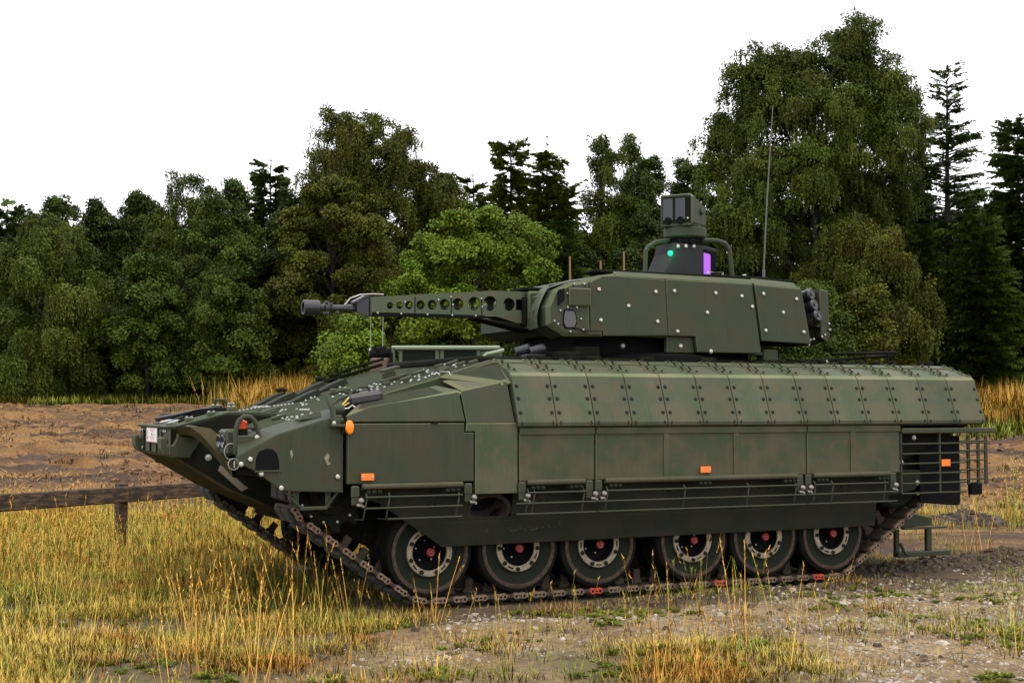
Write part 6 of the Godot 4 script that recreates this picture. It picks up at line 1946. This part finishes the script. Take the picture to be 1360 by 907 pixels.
func crown_of(kind: String, h: float, r: float, low: float, tone: Color, density: float, limbs: Array, lobes: Array = []) -> Array:
	var out := []
	var cols := []
	if kind == "spruce" or kind == "larch":
		var y := maxf(0.6, h * (0.04 + low))
		var sparse := kind == "larch"
		while y < h * 0.985:
			var t := (y / h)
			var rr := r * pow(1.0 - t, 0.75 if sparse else 0.85) * (1.05 if t > 0.2 else 0.95) + 0.12
			var nb := 7 if sparse else 13
			for k in nb:
				var a := rng.randf() * TAU
				var L := rr * rng.randf_range(0.55, 1.15)
				var d := Vector3(cos(a), 0, sin(a))
				var droop := rng.randf_range(0.05, 0.45) * (1.0 - t) + (-0.35 if t > 0.85 else 0.0)
				if sparse:
					droop -= 0.18
				var q := 0.25
				var yb := y + rng.randf() * (0.35 if sparse else 0.28)
				limbs.append([Vector3(0, yb, 0), Vector3(0, yb, 0) + d * L * 0.9 + Vector3(0, -droop * L * 0.8 + (0.12 * L if sparse else 0.0), 0)])
				while q < L:
					var p := Vector3(0, yb, 0) + d * q + Vector3(0, -droop * q + 0.12 * q * q / maxf(L, 0.3), 0)
					for m in (2 if sparse else 3):
						var b := Basis(Vector3.UP, -a + rng.randf_range(-0.7, 0.7)) * Basis(Vector3.BACK, -droop * 0.6 + rng.randf_range(-0.25, 0.25)) * Basis(Vector3.RIGHT, rng.randf_range(-0.5, 0.5))
						var sc := rng.randf_range(0.6, 1.1) * (0.75 if sparse else 1.0)
						out.append(Transform3D(b.scaled(Vector3.ONE * sc), p))
						var v := rng.randf_range(0.7, 1.3)
						cols.append(Color(tone.r * v, tone.g * v, tone.b * v))
					q += (0.34 if sparse else 0.32) / density
			y += (0.36 if sparse else 0.28) * rng.randf_range(0.8, 1.2)
		return [out, cols]
	var y0 := h * low
	var nblob := int(clampf(h * r * 0.9, 24, 56))
	var blobs := []
	for lb in lobes:
		var q: float = rng.randf_range(-0.5, 0.5) * r
		blobs.append([Vector3(ACROSS.x * lb[0] + AHEAD.x * q, lb[1], ACROSS.y * lb[0] + AHEAD.y * q), lb[2] * 0.92, rng.randf_range(0.82, 1.2)])
		limbs.append([Vector3(0, lb[1] * rng.randf_range(0.55, 0.8), 0), blobs[-1][0]])
	for k in (0 if lobes.size() else nblob):
		var t := pow((k + rng.randf()) / nblob, 0.85)        # height share
		var env := r * pow(maxf(0.04, 1.0 - pow(absf(t - 0.42) / 0.60, 2.2)), 0.5)
		if kind == "birchy":
			env = r * pow(maxf(0.05, 1.0 - pow(absf(t - 0.50) / 0.55, 2.0)), 0.55)
		var a := k * 2.399 + rng.randf_range(-0.5, 0.5)
		var br := minf(r * (rng.randf_range(0.24, 0.42) if r > 1.8 else rng.randf_range(0.45, 0.70)) * lerpf(1.0, 0.42, smoothstep(0.6, 1.0, t)), 1.4)
		var reach := maxf(0.0, env - br * 0.8) * rng.randf_range(0.55, 1.05)
		var yy := lerpf(y0, h, t)
		yy = clampf(yy, y0 + br * 0.4, h - br * 0.75)
		blobs.append([Vector3(cos(a) * reach, yy, sin(a) * reach), br, rng.randf_range(0.78, 1.22)])
		limbs.append([Vector3(0, yy * rng.randf_range(0.55, 0.8), 0), blobs[-1][0]])
	for bl in blobs:
		var br: float = bl[1]
		var hang := kind == "weeping" or kind == "birchy"
		var nsub := int(4.0 * PI * br * br * 1.15 * density) + 3
		for q in nsub:                 # leaf clumps over the lobe, each with its own tone
			var d := Vector3(rng.randfn(), rng.randfn(), rng.randfn()).normalized()
			if d.y < -0.35 and rng.randf() < 0.5:
				d.y = -d.y
			var ctr: Vector3 = bl[0] + Vector3(d.x, d.y * 0.85, d.z) * br * rng.randf_range(0.45, 1.02)
			var sr := rng.randf_range(0.25, 0.70) * clampf(br * 1.1, 0.6, 1.15)
			if rng.randf() < 0.22:       # twigs that stand out of the crown
				ctr = bl[0] + Vector3(d.x, absf(d.y) * 1.1, d.z) * br * rng.randf_range(1.0, 1.45)
				sr = rng.randf_range(0.12, 0.30)
			var sv: float = bl[2] * rng.randf_range(0.75, 1.28)
			var warm := rng.randf_range(0.9, 1.18)
			var skew := Vector3(rng.randf_range(-1, 1), rng.randf_range(-0.5, 0.1), rng.randf_range(-1, 1)) * 0.6
			for k in int(10.0 * sr / 0.36):
				var f := Vector3(rng.randfn(), rng.randfn(), rng.randfn()).normalized()
				var p: Vector3 = ctr + (Vector3(f.x, f.y * 0.42, f.z) + skew * f.x) * sr * rng.randf_range(0.2, 1.15)
				if p.y < 0.15 and not hang:
					continue
				var b: Basis
				var drop := hang and rng.randf() < (0.75 if kind == "weeping" else (0.55 if d.y < 0.3 else 0.15))
				if drop:
					b = Basis(Vector3.UP, rng.randf() * TAU)
				else:
					var up := (d * 0.6 + f * 0.5 + Vector3(0, 0.8, 0)).normalized()
					b = MB.basis_y(up) * Basis(Vector3.UP, rng.randf() * TAU)
				var sc := rng.randf_range(0.7, 1.2)
				var v: float = sv * rng.randf_range(0.85, 1.15)
				out.append(Transform3D(b.scaled(Vector3.ONE * sc), p))
				cols.append(Color(tone.r * v * warm, tone.g * v, tone.b * v, 0.0 if not drop else 1.0))
	return [out, cols]

func plant_tree(called: String, label: String, kind: String, colour: String, x: float, z: float, h: float, r: float, low: float, group: String, density := 1.0, lobes: Array = []) -> void:
	var g := ground_height(x, z)
	var o := thing(called, label, "tree" if h > 4.5 else "bush", Vector3(x, g, z), 0.0, group)
	var limbs := []
	var tone: Color = LEAF_TONES[colour]
	if kind == "spruce" or kind == "larch":
		tone = Color(tone.r * 1.35, tone.g * 1.35, tone.b * 1.2)
	var got := crown_of(kind, h, r, low, tone, density, limbs, lobes)
	var b := MB.new()
	var tr := clampf(h * 0.013, 0.03, 0.24)
	var lean := Vector3(rng.randf_range(-0.02, 0.02), 0, rng.randf_range(-0.02, 0.02)) * h
	var top := 0.97 if kind == "spruce" or kind == "larch" else 0.82
	b.tube([Vector3(0, -0.3, 0), Vector3(0, h * 0.2, 0) + lean * 0.3, Vector3(0, h * 0.55, 0) + lean * 0.3, Vector3(0, h * top, 0)], [tr * 1.25, tr, tr * 0.65, 0.02], 8)
	for k in limbs.size():
		if (kind == "spruce" or kind == "larch") and k % (1 if kind == "larch" else 3):
			continue
		var p: Vector3 = limbs[k][0]
		var q: Vector3 = limbs[k][1]
		var thin := kind == "spruce" or kind == "larch"
		b.tube([p, p.lerp(q, 0.5) + Vector3(0, (q - p).length() * 0.06, 0), q], [tr * (0.22 if thin else 0.38), tr * (0.14 if thin else 0.22), 0.012], 5)
	part("trunk", b, M.birch_bark if kind == "weeping" else M.bark, o)
	var up_x := []
	var up_c := []
	var dn_x := []
	var dn_c := []
	for i in got[0].size():
		var c: Color = got[1][i]
		var hanging := (kind == "weeping" or kind == "birchy") and c.a > 0.5
		if hanging:
			dn_x.append(got[0][i]); dn_c.append(Color(c.r, c.g, c.b))
		else:
			up_x.append(got[0][i]); up_c.append(Color(c.r, c.g, c.b))
	var pick := rng.randi() % 3
	if up_x.size():
		var me: ArrayMesh = fronds[pick] if kind == "spruce" or kind == "larch" else (small_sprays[pick] if kind == "birchy" else sprays[pick])
		stuff("crown", me, M.leaf, up_x, up_c, o).set_meta("kind", "stuff")
	if dn_x.size():
		stuff("crown", strings[pick], M.leaf, dn_x, dn_c, o).set_meta("kind", "stuff")

func build_trees() -> void:
	for k in 3:
		sprays.append(spray_mesh(46, 0.34, 0.15, 0.105, 0.25))
		small_sprays.append(spray_mesh(46, 0.32, 0.18, 0.090, 0.45))
		strings.append(string_mesh(20, 0.95, 0.090))
		fronds.append(frond_mesh(0.80, 26))
	var names := {"broad": "broadleaf_tree", "weeping": "birch_tree", "birchy": "birch_tree", "spruce": "spruce_tree", "larch": "larch_tree"}
	for t in TREES:
		var low: float = t[6]
		plant_tree(names[t[0]] if t[4] > 4.5 else "bush", t[7], t[0], t[1], t[2], t[3], t[4], t[5], low, "trees of the wood" if t[4] > 4.5 else "bushes of the wood", 1.0, LOBES.get(t[8], []))
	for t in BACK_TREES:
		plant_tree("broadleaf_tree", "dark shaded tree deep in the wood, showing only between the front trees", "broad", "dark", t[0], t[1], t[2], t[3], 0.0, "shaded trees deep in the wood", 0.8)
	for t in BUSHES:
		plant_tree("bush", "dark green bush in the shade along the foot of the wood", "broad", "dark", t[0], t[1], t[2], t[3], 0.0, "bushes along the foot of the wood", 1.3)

# ---------------------------------------------------------------- build everything
func _ready() -> void:
	rng.seed = 20240611
	var cam := Camera3D.new()
	cam.fov = 27.54
	cam.far = 1200.0
	cam.near = 0.05
	cam.position = Vector3(-6.0, 1.58, 12.15)
	cam.rotation = Vector3(deg_to_rad(2.68), -deg_to_rad(24.7), 0)
	add_child(cam)
	cam.current = true
	var env := Environment.new()
	env.background_mode = Environment.BG_SKY
	var sky := Sky.new()
	var sm := ProceduralSkyMaterial.new()
	sm.sky_top_color = Color(0.97, 0.98, 1.0)
	sm.sky_horizon_color = Color(1.0, 1.0, 1.0)
	sm.sky_curve = 0.15
	sm.ground_bottom_color = Color(0.22, 0.19, 0.13)
	sm.ground_horizon_color = Color(0.5, 0.48, 0.45)
	sm.sky_energy_multiplier = 1.25
	sm.sun_angle_max = 1.0
	sm.sun_curve = 0.02
	sky.sky_material = sm
	env.sky = sky
	env.tonemap_mode = Environment.TONE_MAPPER_LINEAR
	env.tonemap_exposure = 1.2
	env.sdfgi_enabled = true
	env.ssao_enabled = true
	env.ssil_enabled = true
	var we := WorldEnvironment.new()
	we.environment = env
	add_child(we)
	var sun := DirectionalLight3D.new()
	sun.light_energy = 0.5
	sun.light_color = Color(1.0, 0.96, 0.9)
	sun.light_angular_distance = 18.0
	sun.shadow_enabled = true
	sun.rotation = Vector3(deg_to_rad(-72), deg_to_rad(5), 0)
	add_child(sun)
	make_materials()
	build_ground()
	build_trees()
	tank = thing("armoured_vehicle", "dark olive green tracked armoured fighting vehicle with turret and long gun", "armoured vehicle", Vector3.ZERO)
	build_hull()
	build_turret()
	build_running_gear()
	build_lorry()
	build_fence()
	build_poles()
	build_stones()
	build_plants()
